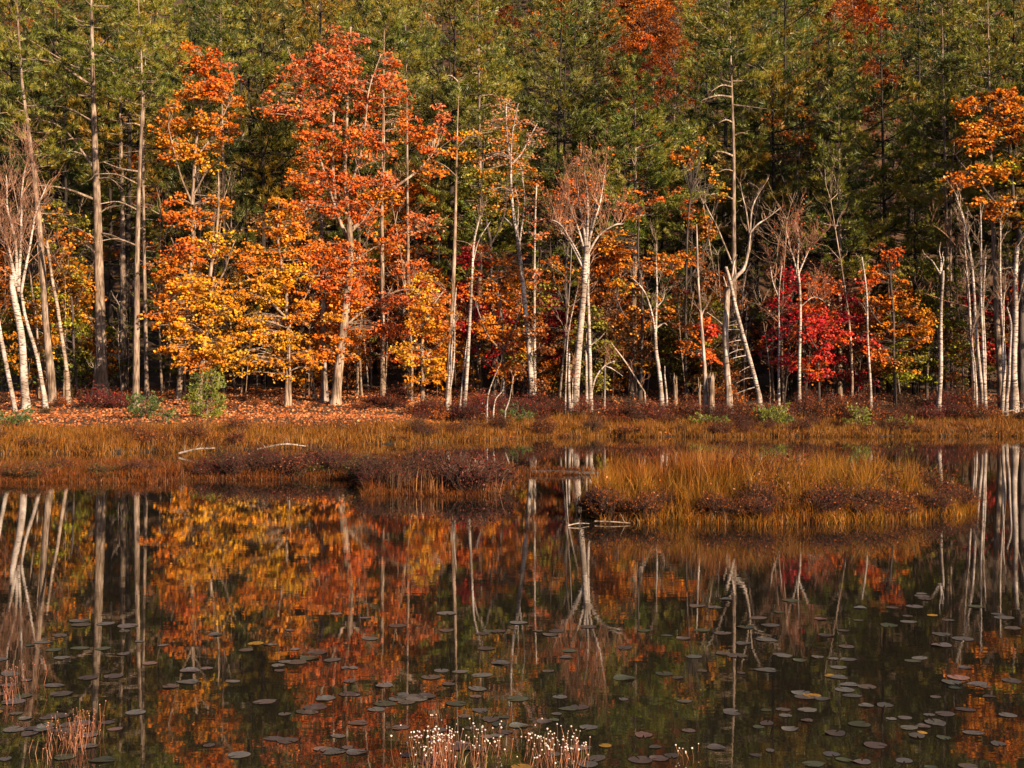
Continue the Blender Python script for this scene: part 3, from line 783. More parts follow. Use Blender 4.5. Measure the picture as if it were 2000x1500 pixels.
tree('maple_tree', 'orange maple right of the crimson one, red at its upper left', 'maple tree', 93,
     [(6, 4, [(1748, 775), (1745, 700), (1740, 620), (1735, 540)]), (4, 1, [(1742, 650), (1780, 610), (1810, 590)]), (4, 1, [(1743, 660), (1710, 620), (1690, 590)])],
     [(1690, 545, 25, 22, 10, ['red', 'redor']), (1720, 530, 30, 28, 14, ['redor', 'orange']), (1740, 490, 28, 20, 9, ['rust', 'redor']), (1725, 590, 35, 22, 16, 'orange'), (1770, 600, 35, 28, 16, ['orange', 'gold']), (1735, 645, 40, 22, 18, ['orange', 'gold']),
      (1790, 655, 35, 28, 16, ['gold', 'orange']), (1810, 630, 25, 25, 10, ['orange', 'gold']), (1720, 690, 32, 18, 12, ['redor', 'orange']), (1775, 710, 40, 20, 14, ['gold', 'olive']), (1695, 665, 22, 18, 8, ['red', 'redor']), (1760, 535, 25, 20, 8, ['orange', 'olive'])],
     leaf=0.2, seed=16, dens=38, srad=0.7, barkcol='dark')
tree('maple_tree', 'yellow-green leaved young tree in the shade behind the dead white birch', 'maple tree', 98,
     [(6, 4, [(1810, 770), (1812, 680), (1810, 580)]), (3, 1, [(1811, 640), (1870, 600), (1885, 580)])],
     [(1800, 590, 35, 28, 14, ['olive', 'ygreen']), (1815, 690, 35, 30, 14, ['ygreen', 'olive']), (1870, 620, 25, 35, 12, ['olive', 'green']), (1885, 690, 28, 30, 12, ['green', 'olive', 'ygreen']), (1790, 740, 40, 15, 10, 'ygreen'), (1780, 520, 30, 20, 8, 'olive')], seed=17, dens=34, srad=0.75, barkcol='dark')
tree('oak_tree', 'big golden-brown oak crown hanging over the right birch clumps', 'oak tree', 93,
     [(13, 9, [(1996, 780), (1994, 640), (1990, 520), (1985, 430)]), (8, 3, [(1985, 430), (1975, 340), (1970, 260), (1960, 190)]), (6, 2, [(1985, 440), (1940, 390), (1900, 340), (1870, 300)]), (6, 2, [(1988, 470), (2040, 400), (2060, 300)])],
     [(1950, 195, 50, 25, 20, ['orange', 'gold']), (1890, 205, 32, 22, 10, ['orange', 'gold']), (1980, 240, 45, 40, 26, ['orange', 'gold']), (1910, 265, 45, 35, 22, ['orange', 'gold']), (1975, 330, 40, 35, 22, ['yellow', 'ygreen', 'gold']), (1920, 340, 50, 25, 18, ['orange', 'gold']),
      (1870, 355, 18, 22, 8, 'orange'), (1945, 405, 45, 25, 18, ['orange', 'gold']), (1990, 430, 40, 28, 16, ['gold', 'olive']), (2030, 260, 40, 60, 16, ['orange', 'gold']), (2030, 380, 40, 50, 14, ['gold', 'orange']), (1990, 490, 35, 25, 10, ['gold', 'olive'])],
     leaf=0.25, seed=18, dens=40, srad=0.75, barkcol='dark')
tree('maple_tree', 'scarlet maple sprays showing behind the right birch clumps', 'maple tree', 98,
     [(6, 4, [(1985, 770), (1975, 660), (1960, 560)]), (4, 1, [(1975, 650), (1930, 600), (1905, 570)]), (3, 1, [(1977, 680), (1930, 670), (1915, 670)])],
     [(1900, 585, 28, 10, 8, ['red', 'crimson']), (1970, 585, 35, 25, 16, ['redor', 'red']), (1925, 670, 28, 18, 12, ['crimson', 'red']), (1990, 640, 25, 30, 14, ['red', 'redor']), (1940, 620, 25, 16, 6, ['rust', 'crimson']), (1985, 690, 25, 18, 8, 'red'), (1935, 700, 14, 10, 4, 'red'), (1985, 550, 30, 18, 8, ['red', 'redor'])],
     seed=19, dens=34, srad=0.55, barkcol='dark')
tree('maple_tree', 'yellow and olive undergrowth maple between the left pines', 'maple tree', 96,
     [(6, 4, [(150, 780), (148, 680), (145, 580)]), (4, 1, [(147, 620), (110, 560), (100, 520)]), (3, 1, [(147, 600), (165, 540), (170, 500)])],
     [(120, 480, 45, 40, 18, ['gold', 'olive', 'orange']), (150, 540, 40, 35, 16, ['olive', 'gold']), (95, 570, 35, 30, 14, ['gold', 'ygreen', 'yellow']), (140, 630, 35, 35, 16, ['ygreen', 'yellow', 'olive']), (95, 675, 22, 20, 10, ['yellow', 'gold']), (150, 700, 30, 25, 10, ['green', 'olive']), (110, 420, 45, 40, 14, ['gold', 'olive']), (165, 440, 25, 40, 8, ['orange', 'olive'])],
     seed=20, dens=36, srad=0.75, barkcol='dark')
tree('oak_tree', 'brown-gold oak top beside the pointed young pine on the right', 'oak tree', 108,
     [(10, 6, [(1550, 740), (1552, 560), (1555, 400)]), (6, 2, [(1555, 400), (1560, 310), (1575, 230)]), (4, 2, [(1555, 420), (1530, 340), (1515, 280)])],
     [(1570, 220, 40, 22, 11, ['gold', 'olive']), (1600, 235, 30, 20, 8, ['gold', 'brown']), (1545, 260, 35, 25, 10, ['olive', 'rust']), (1590, 290, 25, 25, 8, ['orange', 'olive']), (1510, 230, 20, 15, 4, 'rust'), (1540, 310, 30, 25, 6, 'brown')], seed=21, dens=34, srad=0.75, barkcol='dark')
tree('maple_tree', 'olive-gold broad tree behind the broken pale pine', 'maple tree', 103,
     [(9, 6, [(965, 760), (962, 600), (958, 470)]), (6, 2, [(958, 470), (940, 380), (945, 300)]), (4, 2, [(958, 480), (985, 420), (990, 360)])],
     [(920, 280, 40, 35, 14, ['olive', 'gold']), (935, 340, 45, 40, 18, ['ygreen', 'olive', 'gold']), (960, 400, 40, 40, 16, ['gold', 'olive']), (915, 420, 30, 30, 8, ['olive', 'green']), (1030, 350, 40, 40, 14, ['gold', 'olive', 'orange'])], seed=22, dens=34, srad=0.85, barkcol='dark')

# ------------------------------------------------------------------ bare trees, birches, dead wood
bare_tree('birch_tree', 'bare multi-stemmed birch with pink twigs left of the leaning pine', 'birch tree', 88,
          [(17, 10, [(52, 805), (48, 740), (44, 660), (34, 580), (30, 540)]), (8, 3, [(32, 560), (20, 500), (5, 450), (-15, 380)]), (7, 2, [(34, 560), (28, 470), (12, 400), (5, 340)]),
           (7, 2, [(36, 570), (38, 480), (40, 380), (44, 300)]), (9, 5, [(90, 790), (75, 710), (58, 640), (42, 570)]), (6, 2, [(40, 580), (52, 500), (66, 420), (80, 360)]), (5, 2, [(30, 540), (15, 480), (-20, 460)])],
          26, 2.6, seed=1, start=0.3, only=(1, 2, 3, 5, 6))
bare_tree('birch_tree', 'pale leaning birch stem at the left end of the bank', 'birch tree', 87,
          [(9, 7, [(32, 815), (22, 760), (8, 690), (-2, 650), (-16, 560), (-24, 440)])], 12, 2.0, seed=2, start=0.6)
bare_tree('birch_tree', 'thin grey leaning birch just right of the pale leaning pine', 'birch tree', 92,
          [(8, 5, [(133, 745), (124, 680), (112, 600), (100, 550), (92, 470)])], 8, 1.8, seed=3, start=0.7, barkcol='tan')
bare_tree('birch_tree', 'thin curving white birch rising in front of the scarlet sapling', 'birch tree', 87,
          [(8, 3, [(907, 800), (912, 730), (918, 620), (922, 540), (926, 470), (938, 420)]), (4, 2, [(898, 800), (905, 720), (912, 660)]), (3, 1, [(924, 510), (935, 470), (958, 430)])], 6, 1.4, seed=4, start=0.7, only=(0,), twigcol='tan')
bare_tree('birch_tree', 'pair of thin white birch stems in front of the broken pale pine', 'birch tree', 86.5,
          [(7, 3, [(872, 805), (876, 750), (880, 690), (884, 640), (890, 560)]), (4, 2, [(873, 800), (885, 720), (888, 660), (886, 600)])], 4, 1.0, seed=5, start=0.7, twigcol='tan')
bare_tree('birch_tree', 'curved white sapling stems arching out of the marsh edge', 'sapling', 82,
          [(3.5, 1.5, [(951, 812), (953, 775), (962, 745), (975, 715)]), (3, 1.2, [(963, 808), (968, 780), (980, 765), (985, 745)]), (3, 1.2, [(985, 808), (995, 780), (1000, 750), (1003, 735)])], 2, 0.5, seed=6, start=0.7, twigcol='tan')
bare_tree('birch_tree', 'bare pale tree with twigs fanning upward like a broom', 'birch tree', 90,
          [(15, 10, [(1123, 805), (1126, 740), (1132, 660), (1139, 580), (1143, 520), (1145, 480)]), (7, 2, [(1145, 490), (1140, 440), (1132, 400), (1128, 350)]), (7, 2, [(1145, 490), (1148, 430), (1146, 370), (1140, 330)]),
           (6, 2, [(1145, 495), (1158, 440), (1172, 395), (1180, 340)]), (6, 2, [(1142, 530), (1120, 485), (1100, 455), (1090, 440)]), (5, 2, [(1146, 500), (1170, 460), (1200, 440), (1218, 436)]), (5, 2, [(1144, 500), (1130, 450), (1115, 410), (1108, 380)]),
           (5, 2, [(1146, 480), (1162, 420), (1165, 370), (1168, 345)]), (4, 2, [(1143, 520), (1115, 470), (1095, 440), (1075, 430)])],
          17, 2.3, seed=7, start=0.25, only=(1, 2, 3, 4, 5, 6, 7, 8), leafcol=['redor', 'pinkor', 'orange'], leafn=420, spreadk=0.34)
bare_tree('birch_tree', 'straight twin birch stems close behind the broom-like bare tree', 'birch tree', 91.5,
          [(8, 4, [(1154, 790), (1153, 720), (1151, 640), (1149, 560), (1152, 480), (1158, 420)]), (6, 3, [(1146, 785), (1145, 700), (1146, 640)]), (4, 2, [(1154, 770), (1165, 735), (1185, 712), (1205, 704)]), (3, 1, [(1180, 715), (1195, 720), (1215, 735)]), (3, 1, [(1153, 675), (1172, 660), (1185, 645)])],
          8, 1.5, seed=8, start=0.6, only=(0, 2))
bare_tree('birch_tree', 'short pale birch stem left of the broom-like bare tree', 'birch tree', 89,
          [(7, 4, [(1114, 800), (1111, 750), (1112, 690)]), (3, 2, [(1118, 790), (1118, 740)]), (3, 2, [(1104, 790), (1106, 720), (1110, 650), (1128, 560)])], 5, 1.2, seed=9, start=0.6)
bare_tree('birch_tree', 'small white birch forking wide in front of the amber maple', 'birch tree', 90,
          [(9, 6, [(1293, 785), (1288, 730), (1282, 680), (1280, 645)]), (4, 2, [(1280, 648), (1272, 610), (1258, 570), (1228, 540)]), (5, 2, [(1281, 648), (1282, 600), (1283, 550), (1282, 470)]), (4, 1.5, [(1283, 640), (1296, 632), (1305, 635)]), (4, 2, [(1303, 785), (1299, 740), (1297, 715)]), (3, 1, [(1282, 600), (1295, 585), (1300, 560)])],
          7, 1.3, seed=10, start=0.4, only=(1, 2, 5), twigcol='tan')
bare_tree('broken_tree', 'thin tall dead pole standing in the broken stump cluster', 'dead tree', 89,
          [(9, 3, [(1379, 800), (1377, 740), (1373, 680), (1369, 620), (1362, 540), (1358, 440)]), (4, 2, [(1368, 620), (1378, 600), (1385, 590)])], 6, 1.2, seed=11, start=0.6, bark='grey', barkcol='birch', twigcol='tan')
bare_tree('dead_snag', 'grey dead snag whose top bends right and forks into curving limbs', 'dead tree', 90,
          [(13, 10, [(1424, 785), (1420, 720), (1417, 660), (1420, 600), (1424, 560)]), (9, 4, [(1424, 562), (1436, 542), (1452, 525), (1461, 495), (1464, 455)]), (4, 1.5, [(1464, 458), (1457, 420), (1450, 390), (1440, 360)]), (4, 1.5, [(1464, 456), (1480, 438), (1500, 425), (1525, 405)]),
           (4, 1.5, [(1465, 450), (1468, 410), (1480, 380), (1498, 350)]), (5, 2, [(1428, 552), (1432, 520), (1436, 500)]), (4, 1.5, [(1430, 515), (1415, 480), (1395, 440), (1375, 400)])],
          6, 0.9, seed=12, start=0.5, only=(2, 3, 4, 6), bark='grey', barkcol='birch', twigcol='tan', n2=2, n3=1,
          dead=[(1425, 545, 1418, 520, 8), (1419, 560, 1412, 540, 4), (1418, 640, 1380, 610, 3), (1417, 650, 1392, 600, 3)])
bare_tree('dead_birch', 'white dead birch leaning left against the snag, comb of broken branches', 'dead tree', 89,
          [(9, 6, [(1486, 785), (1472, 730), (1455, 670), (1440, 610), (1428, 555), (1417, 522)])], 0, 1, seed=13,
          dead=[(1479, 755, 1440, 768, 2.5), (1474, 738, 1438, 748, 2.5), (1466, 715, 1442, 727, 2), (1460, 705, 1443, 711, 2), (1458, 694, 1424, 701, 2.5), (1455, 682, 1422, 692, 2), (1452, 672, 1424, 676, 2), (1449, 664, 1420, 670, 2), (1446, 644, 1421, 644, 2.5), (1444, 633, 1421, 636, 2), (1442, 625, 1422, 630, 2)])
bare_tree('birch_tree', 'bare birch with a reddish twig fan left of the crimson maple', 'birch tree', 91,
          [(7, 4, [(1561, 785), (1561, 720), (1562, 640), (1559, 560), (1556, 520)]), (4, 1.5, [(1558, 540), (1546, 490), (1535, 450)]), (4, 1.5, [(1557, 530), (1560, 480), (1556, 430)]), (4, 1.5, [(1558, 540), (1574, 500), (1592, 470)]), (3, 1, [(1562, 600), (1590, 580), (1615, 590)])],
          18, 1.9, seed=14, start=0.25, only=(1, 2, 3, 4), leafcol=['red', 'rust', 'maroon'], leafn=260)
bare_tree('birch_tree', 'thin grey birch with pale twigs beside the reddish twig fan', 'birch tree', 94,
          [(5, 2, [(1521, 780), (1521, 680), (1520, 600), (1525, 520)]), (3, 1, [(1520, 580), (1505, 540), (1498, 500)])], 16, 1.5, seed=15, start=0.4, leafcol=['rust', 'maroon'], leafn=150)
bare_tree('birch_tree', 'single slim white birch in front of the orange maple', 'birch tree', 89,
          [(5.5, 2.5, [(1701, 785), (1700, 730), (1698, 660), (1696, 580), (1690, 500)])], 8, 1.3, seed=16, start=0.6, twigcol='tan')
bare_tree('dead_birch', 'white dead birch ending in a bare three-pronged fork', 'dead tree', 88,
          [(9, 5, [(1833, 802), (1836, 740), (1837, 660), (1838, 580), (1837, 530)]), (4, 1.5, [(1837, 535), (1826, 515), (1816, 500), (1808, 485)]), (3.5, 1.5, [(1837, 532), (1836, 505), (1833, 475)]), (3.5, 1.5, [(1838, 532), (1841, 510), (1842, 492)])], 0, 1, seed=17)
bare_tree('birch_tree', 'leaning white birch, left stem of the slender birch row', 'birch tree', 90,
          [(6, 2, [(1904, 765), (1898, 690), (1890, 600), (1884, 540), (1878, 440)])], 10, 1.8, seed=18, start=0.55, twigcol='tan')
bare_tree('birch_tree', 'tallest white birch of the slender row right of the dead fork', 'birch tree', 88.5,
          [(7, 3, [(1920, 790), (1914, 720), (1905, 620), (1898, 520), (1888, 440), (1870, 380)])], 12, 2.0, seed=19, start=0.55, twigcol='tan')
bare_tree('birch_tree', 'upright white birch pair growing from one foot beside the slender row', 'birch tree', 88,
          [(6, 2.5, [(1925, 790), (1921, 720), (1919, 620), (1918, 520), (1914, 400)]), (4.5, 2, [(1926, 785), (1924, 700), (1923, 600), (1924, 500)]), (4, 2, [(1908, 770), (1905, 700), (1904, 640)])], 10, 1.7, seed=20, start=0.5, twigcol='tan')
bare_tree('birch_tree', 'white birch fork rising left of the thick speckled birch', 'birch tree', 89.5,
          [(7, 3, [(1958, 785), (1962, 720), (1959, 640), (1957, 540), (1954, 430)]), (4, 2, [(1960, 700), (1953, 640), (1950, 560)])], 8, 1.5, seed=21, start=0.6, twigcol='tan')
bare_tree('birch_tree', 'leaning white birch stem crossing in front of the speckled birch', 'birch tree', 89,
          [(6, 3, [(1965, 785), (1972, 730), (1974, 650), (1968, 600)])], 4, 1.2, seed=22, start=0.6, twigcol='tan')
bare_tree('birch_tree', 'thick speckled birch trunk under the golden-brown oak', 'birch tree', 91,
          [(13, 8, [(1982, 775), (1981, 720), (1982, 640), (1984, 560), (1990, 480)]), (5, 2, [(1985, 600), (1996, 550), (2005, 500)])], 6, 1.2, seed=23, start=0.7, twigcol='tan')
bare_tree('bare_tree', 'dim bare tree spreading crooked grey limbs behind the birch row', 'bare tree', 95,
          [(7, 4, [(1900, 770), (1898, 680), (1893, 600), (1885, 500)]), (4, 1.5, [(1893, 600), (1860, 590), (1800, 570)]), (4, 1.5, [(1886, 510), (1860, 470), (1810, 430)]), (3, 1, [(1888, 520), (1880, 470), (1870, 430)])], 10, 1.6, seed=24, start=0.3, bark='grey', barkcol='twig', twigcol='twig')
bare_tree('fallen_birch', 'thin fallen birch pole slanting down right of the broom-like tree', 'dead tree', 92,
          [(3.5, 2.5, [(1262, 770), (1245, 745), (1215, 700), (1190, 668)])], 6, 0.8, seed=25, start=0.2, barkcol='tan', twigcol='twig')

def stump(label, D, x, ytop, w, seed):
    """a broken-off trunk: fluted, with a splintered jagged top"""
    rng = np.random.default_rng(seed)
    bx = (x - 1000) / F * D; bz = float(ground_z(bx, D))
    root = empty('broken_stump', (bx, D, bz), label, 'stump')
    H = P(x, ytop, D)[2] - bz
    r = w * 0.5 / F * D
    sides, rings = 11, 7
    a = np.arange(sides) * 2 * math.pi / sides
    flute = 1 + 0.16 * rng.normal(0, 1, sides)
    top = rng.uniform(0.78, 1.08, sides)
    g = Geo(); vs = []
    for k in range(rings):
        t = k / (rings - 1)
        rr = r * (1.35 - 0.45 * min(1, t * 2)) * flute * (1 if t < 0.95 else 0.8)
        z = -0.25 + (H * top + 0.25) * t
        vs.append(np.stack([np.cos(a) * rr + 0.10 * t * H * rng.normal(0, .05), np.sin(a) * rr, z], 1))
    v = np.concatenate(vs)
    i = np.arange(rings - 1)[:, None] * sides; j = np.arange(sides)[None]; j2 = (j + 1) % sides
    g.add(v, np.stack([i + j, i + j2, i + sides + j2, i + sides + j], -1).reshape(-1, 4), BK['tan'])
    g.build('trunk', M_GREY, root)
    g2 = Geo()
    pt = vs[-1][rng.integers(0, sides, 6)]
    twigs(g2, pt - [0, 0, 0.3], pt + np.c_[rng.normal(0, .05, (6, 2)), rng.uniform(.15, .5, 6)], 0.04, 0.006, BK['birch'], 0.03, rng)
    g2.build('splinters', M_GREY, root)
stump('broken pale stump splintered at the top beside the thin dead pole', 88.6, 1390, 728, 12, 1)
stump('short pale broken stump at the left of the stump cluster', 88.8, 1366, 752, 6, 2)
stump('dim tan stump standing behind shrubs right of the small forked birch', 92, 1318, 738, 9, 3)

# ------------------------------------------------------------------ forest behind: prototypes and copies
def gen_broadleaf(name, H, z0, Rc, n, dens, srad, leaf, seed, trunk_r, barkcol='grey', shape=0.75):
    rng = np.random.default_rng(seed + 40)
    gt, gl = Geo(), Geo()
    bc = BK[barkcol]
    n_s = 8
    t = np.linspace(0, 1, n_s)
    q = np.stack([0.03 * H * np.sin(t * 3 + seed), 0.03 * H * np.sin(t * 2.3 + seed * 2), t * H * 0.95 - 0.3], 1); q[:, :2] -= q[0, :2]
    tube(gt, q, trunk_r * (1 - 0.88 * t), 7, bc)
    for k in range(n):
        u = rng.uniform(0, 1) ** 0.85
        z = z0 + (H - z0) * u
        rr = Rc * math.sin(math.pi * min(1, (0.12 + 0.88 * u) ** shape)) ** 0.7 + 0.15
        a = rng.uniform(0, 6.283); r = rr * math.sqrt(rng.uniform(0.05, 1))
        ax = np.array([np.interp(z, q[:, 2], q[:, 0]), np.interp(z, q[:, 2], q[:, 1]), 0])
        c = ax + np.array([math.cos(a) * r, math.sin(a) * r, z])
        oz = max(0.3, z - 0.6 * r - 0.3)
        o = np.array([np.interp(oz, q[:, 2], q[:, 0]), np.interp(oz, q[:, 2], q[:, 1]), oz])
        mid = (o + c) / 2 + [0, 0, 0.06 * r]
        tube(gt, spline([o, mid, c], 4), np.linspace(min(trunk_r * 0.4, 0.012 + 0.009 * r), 0.01, 4), 4, bc)
        spray(gl, gt, c, srad * rng.uniform(0.65, 1.25), int(dens * rng.uniform(0.6, 1.4)), leaf, np.full(3, 0.7) * (1 + rng.normal(0, 0.12)), bc, rng)
    root = empty(name, (0, 0, 0), 'x', 'tree')
    gt.build('trunk', M_GREY, root, smooth=True)
    gl.build('crown', M_LEAF, root)
    return root

def gen_pine(H, zc, Rc, seed, trunk_r, dens, taper, dead=False):
    t = np.linspace(0, 1, 9)
    q = np.stack([0.25 * np.sin(t * 3 + seed), 0.25 * np.sin(t * 2 + seed), t * (H + 0.4) - 0.4], 1); q[:, :2] -= q[0, :2]
    gt, gn = pine_geo(q, trunk_r * (1 - 0.9 * t), zc, Rc, seed + 50, dens, None, max(2, zc - 6) if dead else None, 0.03, 1.45, taper, A(62, 46, 36), gap=0.22, needle=0.50)
    root = empty('pine_tree', (0, 0, 0), 'x', 'pine tree')
    gt.build('trunk', M_BARK, root, smooth=True)
    gn.build('crown', M_NEEDLE, root)
    return root

used = set()
def place(src, loc, rotz, scale, label, group, colour=None, cat=None, tilt=0.0):
    """first use moves the prototype itself, later uses copy it with its parts"""
    if src.name not in used:
        used.add(src.name)
        r = src
        r.location = [float(q) for q in loc]; r.rotation_euler = (tilt, 0, rotz)
        r.scale = scale if hasattr(scale, '__len__') else (scale,) * 3
        r['label'] = label; r['group'] = group
        if colour is not None:
            r.color = (*colour, 1)
            for c in r.children: c.color = (*colour, 1)
    else:
        r = copy_thing(src, loc, rotz, scale, label, group, colour, tilt)
    if cat: r['category'] = cat
    return r

pines = [gen_pine(30, 9, 5.4, 1, 0.24, 1.0, 0.65), gen_pine(28, 6, 6.0, 2, 0.24, 1.0, 0.7), gen_pine(33, 14, 5.4, 3, 0.26, 1.0, 0.5, True),
         gen_pine(25, 3, 4.8, 4, 0.22, 1.0, 0.85), gen_pine(31, 11, 6.4, 5, 0.26, 0.95, 0.55)]
hillb = [gen_broadleaf('maple_tree', 17, 5, 4.2, 130, 40, 1.0, 0.30, 1, 0.20), gen_broadleaf('maple_tree', 15, 3.5, 3.8, 120, 40, 1.0, 0.30, 2, 0.18),
         gen_broadleaf('maple_tree', 19, 7, 4.0, 130, 40, 1.0, 0.30, 3, 0.22)]
pine_h = [30, 28, 33, 25, 31]
rng = np.random.default_rng(77)
pine_tints = [(0.72, 0.68, 0.65), (0.50, 0.54, 0.5), (0.95, 0.84, 0.75), (0.32, 0.36, 0.34), (1.08, 0.86, 0.7)]
tint_names = ['green', 'cool green', 'light olive', 'dark green', 'yellowish']
def near(px):
    for lim, nm in ((150, 'bare multi-stemmed birch'), (310, 'thick pine trunk'), (500, 'orange oak'), (600, 'golden maples'), (860, 'big red maple'), (1080, 'tall forked birch'),
                    (1220, 'broom-like bare tree'), (1330, 'small forked birch'), (1500, 'forked dead snag'), (1680, 'crimson maple'), (1820, 'orange maple'), (9999, 'right birch clumps')):
        if px < lim: return nm
leaf_tints = {'orange': 'orange', 'rust-brown': 'rust', 'gold': 'gold', 'dull red': 'redor', 'olive': 'olive'}
hill_warm = [(1180, 1330, -60, 170), (1590, 1740, -80, 60)]
rows = [(111, 19), (118, 20), (127, 21), (138, 22), (151, 24), (167, 25), (186, 27), (205, 29), (222, 31), (240, 34), (262, 36)]
for D0, n in rows:
    for k in range(n):
        D = D0 + rng.normal(0, 2.2 + D0 * 0.008)
        u = (k + 0.5 + rng.uniform(-0.4, 0.4)) / n * 2 - 1
        X = u * (0.435 * D + 5)
        px = 1000 + X / D * F
        z = float(ground_z(X, D)) - 0.2
        py_top = 750 - (z + 20 - CAM_H) / D * F
        warm = any(a < px < b and c < py_top + 90 and py_top - 60 < e for a, b, c, e in hill_warm)
        if rng.uniform() < (0.75 if warm else 0.11):
            kind = list(leaf_tints)[rng.choice(5, p=[0.26, 0.36, 0.14, 0.06, 0.18])]
            where = 'on the hillside above the %s' % near(px) if D > 135 else 'deep in the wood behind the %s' % near(px)
            place(hillb[rng.integers(3)], (X, D, z), rng.uniform(0, 6.28), rng.uniform(0.85, 1.25), '%s broadleaf tree %s' % (kind, where),
                  'broadleaf trees on the hillside' if D > 135 else 'broadleaf trees deep in the wood', C[leaf_tints[kind]] / 0.7 * rng.uniform(0.8, 1.1))
        else:
            i = rng.integers(5); ti = rng.integers(5)
            if D < 122: i = rng.choice([0, 2, 4, 1])
            s = rng.uniform(0.9, 1.22) * (1.08 if D < 135 else 0.95)
            for a, b, lim in ((1165, 1345, 175), (1580, 1760, 50), (900, 1000, 60)):          # lower pines here: the orange slope shows above them
                if a < px < b and D < 186:
                    s = min(s, max(0.35, (CAM_H + (750 - lim - rng.uniform(0, 60)) * D / F - z) / pine_h[i]))
            place(pines[i], (X, D, z), rng.uniform(0, 6.28), (s, s, s * rng.uniform(0.95, 1.08)),
                  ('%s pine on the %s hillside above the %s' % (tint_names[ti], 'lower' if D < 160 else 'middle' if D < 200 else 'upper', near(px))) if D > 135 else 'tall %s pine of the wood behind the %s' % (tint_names[ti], near(px)),
                  'pines of the hillside' if D > 135 else 'pines behind the front trees', [q * 1.12 * rng.uniform(0.85, 1.15) for q in pine_tints[ti]])
for px, D, c, sc in ((1185, 196, 'orange', 1.1), (1222, 204, 'rust', 1.2), (1262, 198, 'orange', 1.15), (1300, 192, 'rust', 1.1), (1325, 200, 'orange', 1.15), (1275, 188, 'redor', 0.95), (1205, 190, 'rust', 0.9), (1310, 184, 'rust', 0.95),
                     (1600, 205, 'redor', 1.1), (1640, 200, 'rust', 1.2), (1680, 203, 'redor', 1.15), (1715, 206, 'orange', 1.1), (1660, 194, 'orange', 0.95), (985, 208, 'rust', 1.1), (1085, 206, 'orange', 1.0), (1960, 205, 'redor', 1.0)):
    X = (px - 1000) / F * D
    nm = {'orange': 'orange', 'rust': 'rust-brown', 'redor': 'dull red'}[c]
    place(hillb[int(px) % 3], (X, D, float(ground_z(X, D)) - 0.2), px, sc, '%s broadleaf tree high on the slope above the %s' % (nm, near(px)), 'broadleaf trees on the hillside', C[c] / 0.7 * 0.85)
# unseen pines added right of the view to shade the wood behind
for X, D, s in ((46.5, 90, 1.3), (51, 86, 1.3), (49, 95, 1.35), (55, 92, 1.35), (53, 99, 1.35), (59, 88, 1.3), (60, 97, 1.35), (50, 101, 1.35), (53, 106, 1.35), (57, 103, 1.35), (64, 92, 1.3)):
    place(pines[int(X) % 5], (X, D, float(ground_z(X, D)) - 0.2), X, s, 'tall green pine added out of view to shade the wood', 'unseen pines added for shade', (0.9, 1, 0.85))

for px, D, sc, lab in ((320, 104, 0.62, 'short dense pine behind the orange oak'), (482, 103, 0.72, 'short dense pine between the orange oak and the yellow-orange maple'), (855, 103, 0.6, 'short dense pine filling the gap left of the broken pale pine'),
                       (1090, 107, 0.85, 'dense pine behind the gap right of the tall forked birch'), (1545, 105, 0.8, 'shaded dense pine behind the reddish twig fan'), (1715, 104, 0.78, 'shaded dense pine above the orange maple'),
                       (1785, 106, 0.9, 'dark dense pine left of the double pine'), (1895, 105, 0.85, 'dense pine behind the slender birch row'), (700, 108, 0.95, 'dense pine right behind the big red maple'), (1350, 108, 0.95, 'dense pine left of the tall bare-trunked pine')):
    X = (px - 1000) / F * D
    place(pines[3], (X, D, float(ground_z(X, D)) - 0.2), px, sc, lab, 'short dense pines behind the front trees', (0.72, 0.78, 0.72))

saplings = [gen_broadleaf('sapling', 6.5, 1.2, 1.5, 34, 34, 0.65, 0.20, 11, 0.05, 'dark'), gen_broadleaf('sapling', 8.5, 2.2, 1.7, 44, 34, 0.7, 0.20, 12, 0.06, 'dark'),
            gen_broadleaf('sapling', 5.0, 0.8, 1.5, 28, 34, 0.65, 0.20, 13, 0.04, 'dark'), gen_broadleaf('sapling', 10, 3.5, 1.8, 46, 34, 0.75, 0.21, 14, 0.07, 'dark')]
names = {'rust': 'rust-brown', 'orange': 'orange', 'gold': 'golden', 'redor': 'flame red', 'olive': 'olive', 'yellow': 'bright yellow', 'ygreen': 'yellow-green', 'maroon': 'dark red', 'crimson': 'crimson', 'brown': 'brown', 'green': 'green'}
zones = [(0, 300, ['olive', 'gold', 'rust', 'orange', 'green', 'ygreen'], 26, 'left bank'), (300, 640, ['gold', 'orange', 'yellow', 'rust'], 22, 'golden maples'), (640, 880, ['orange', 'rust', 'redor', 'gold'], 22, 'red maple'),
         (880, 1100, ['gold', 'orange', 'rust', 'olive', 'crimson'], 22, 'thin birches'), (1100, 1420, ['rust', 'rust', 'brown', 'gold', 'olive', 'orange', 'olive'], 30, 'middle shore'), (1420, 1680, ['rust', 'maroon', 'redor', 'brown', 'crimson', 'olive'], 24, 'dead snag'),
         (1680, 2020, ['orange', 'gold', 'olive', 'ygreen', 'rust', 'crimson'], 28, 'right birches')]
for x0, x1, cs, n, where in zones:
    for k in range(n):
        px = rng.uniform(x0 - 10, x1 + 10); D = rng.uniform(94, 114)
        X = (px - 1000) / F * D
        c = cs[rng.integers(len(cs))]
        place(saplings[rng.integers(4)], (X, D, float(ground_z(X, D)) - 0.15), rng.uniform(0, 6.28), rng.uniform(0.75, 1.35),
              '%s sapling in the undergrowth behind the %s' % (names[c], where), 'undergrowth saplings behind the %s' % where, C[c] / 0.7 * rng.uniform(0.55, 0.95))

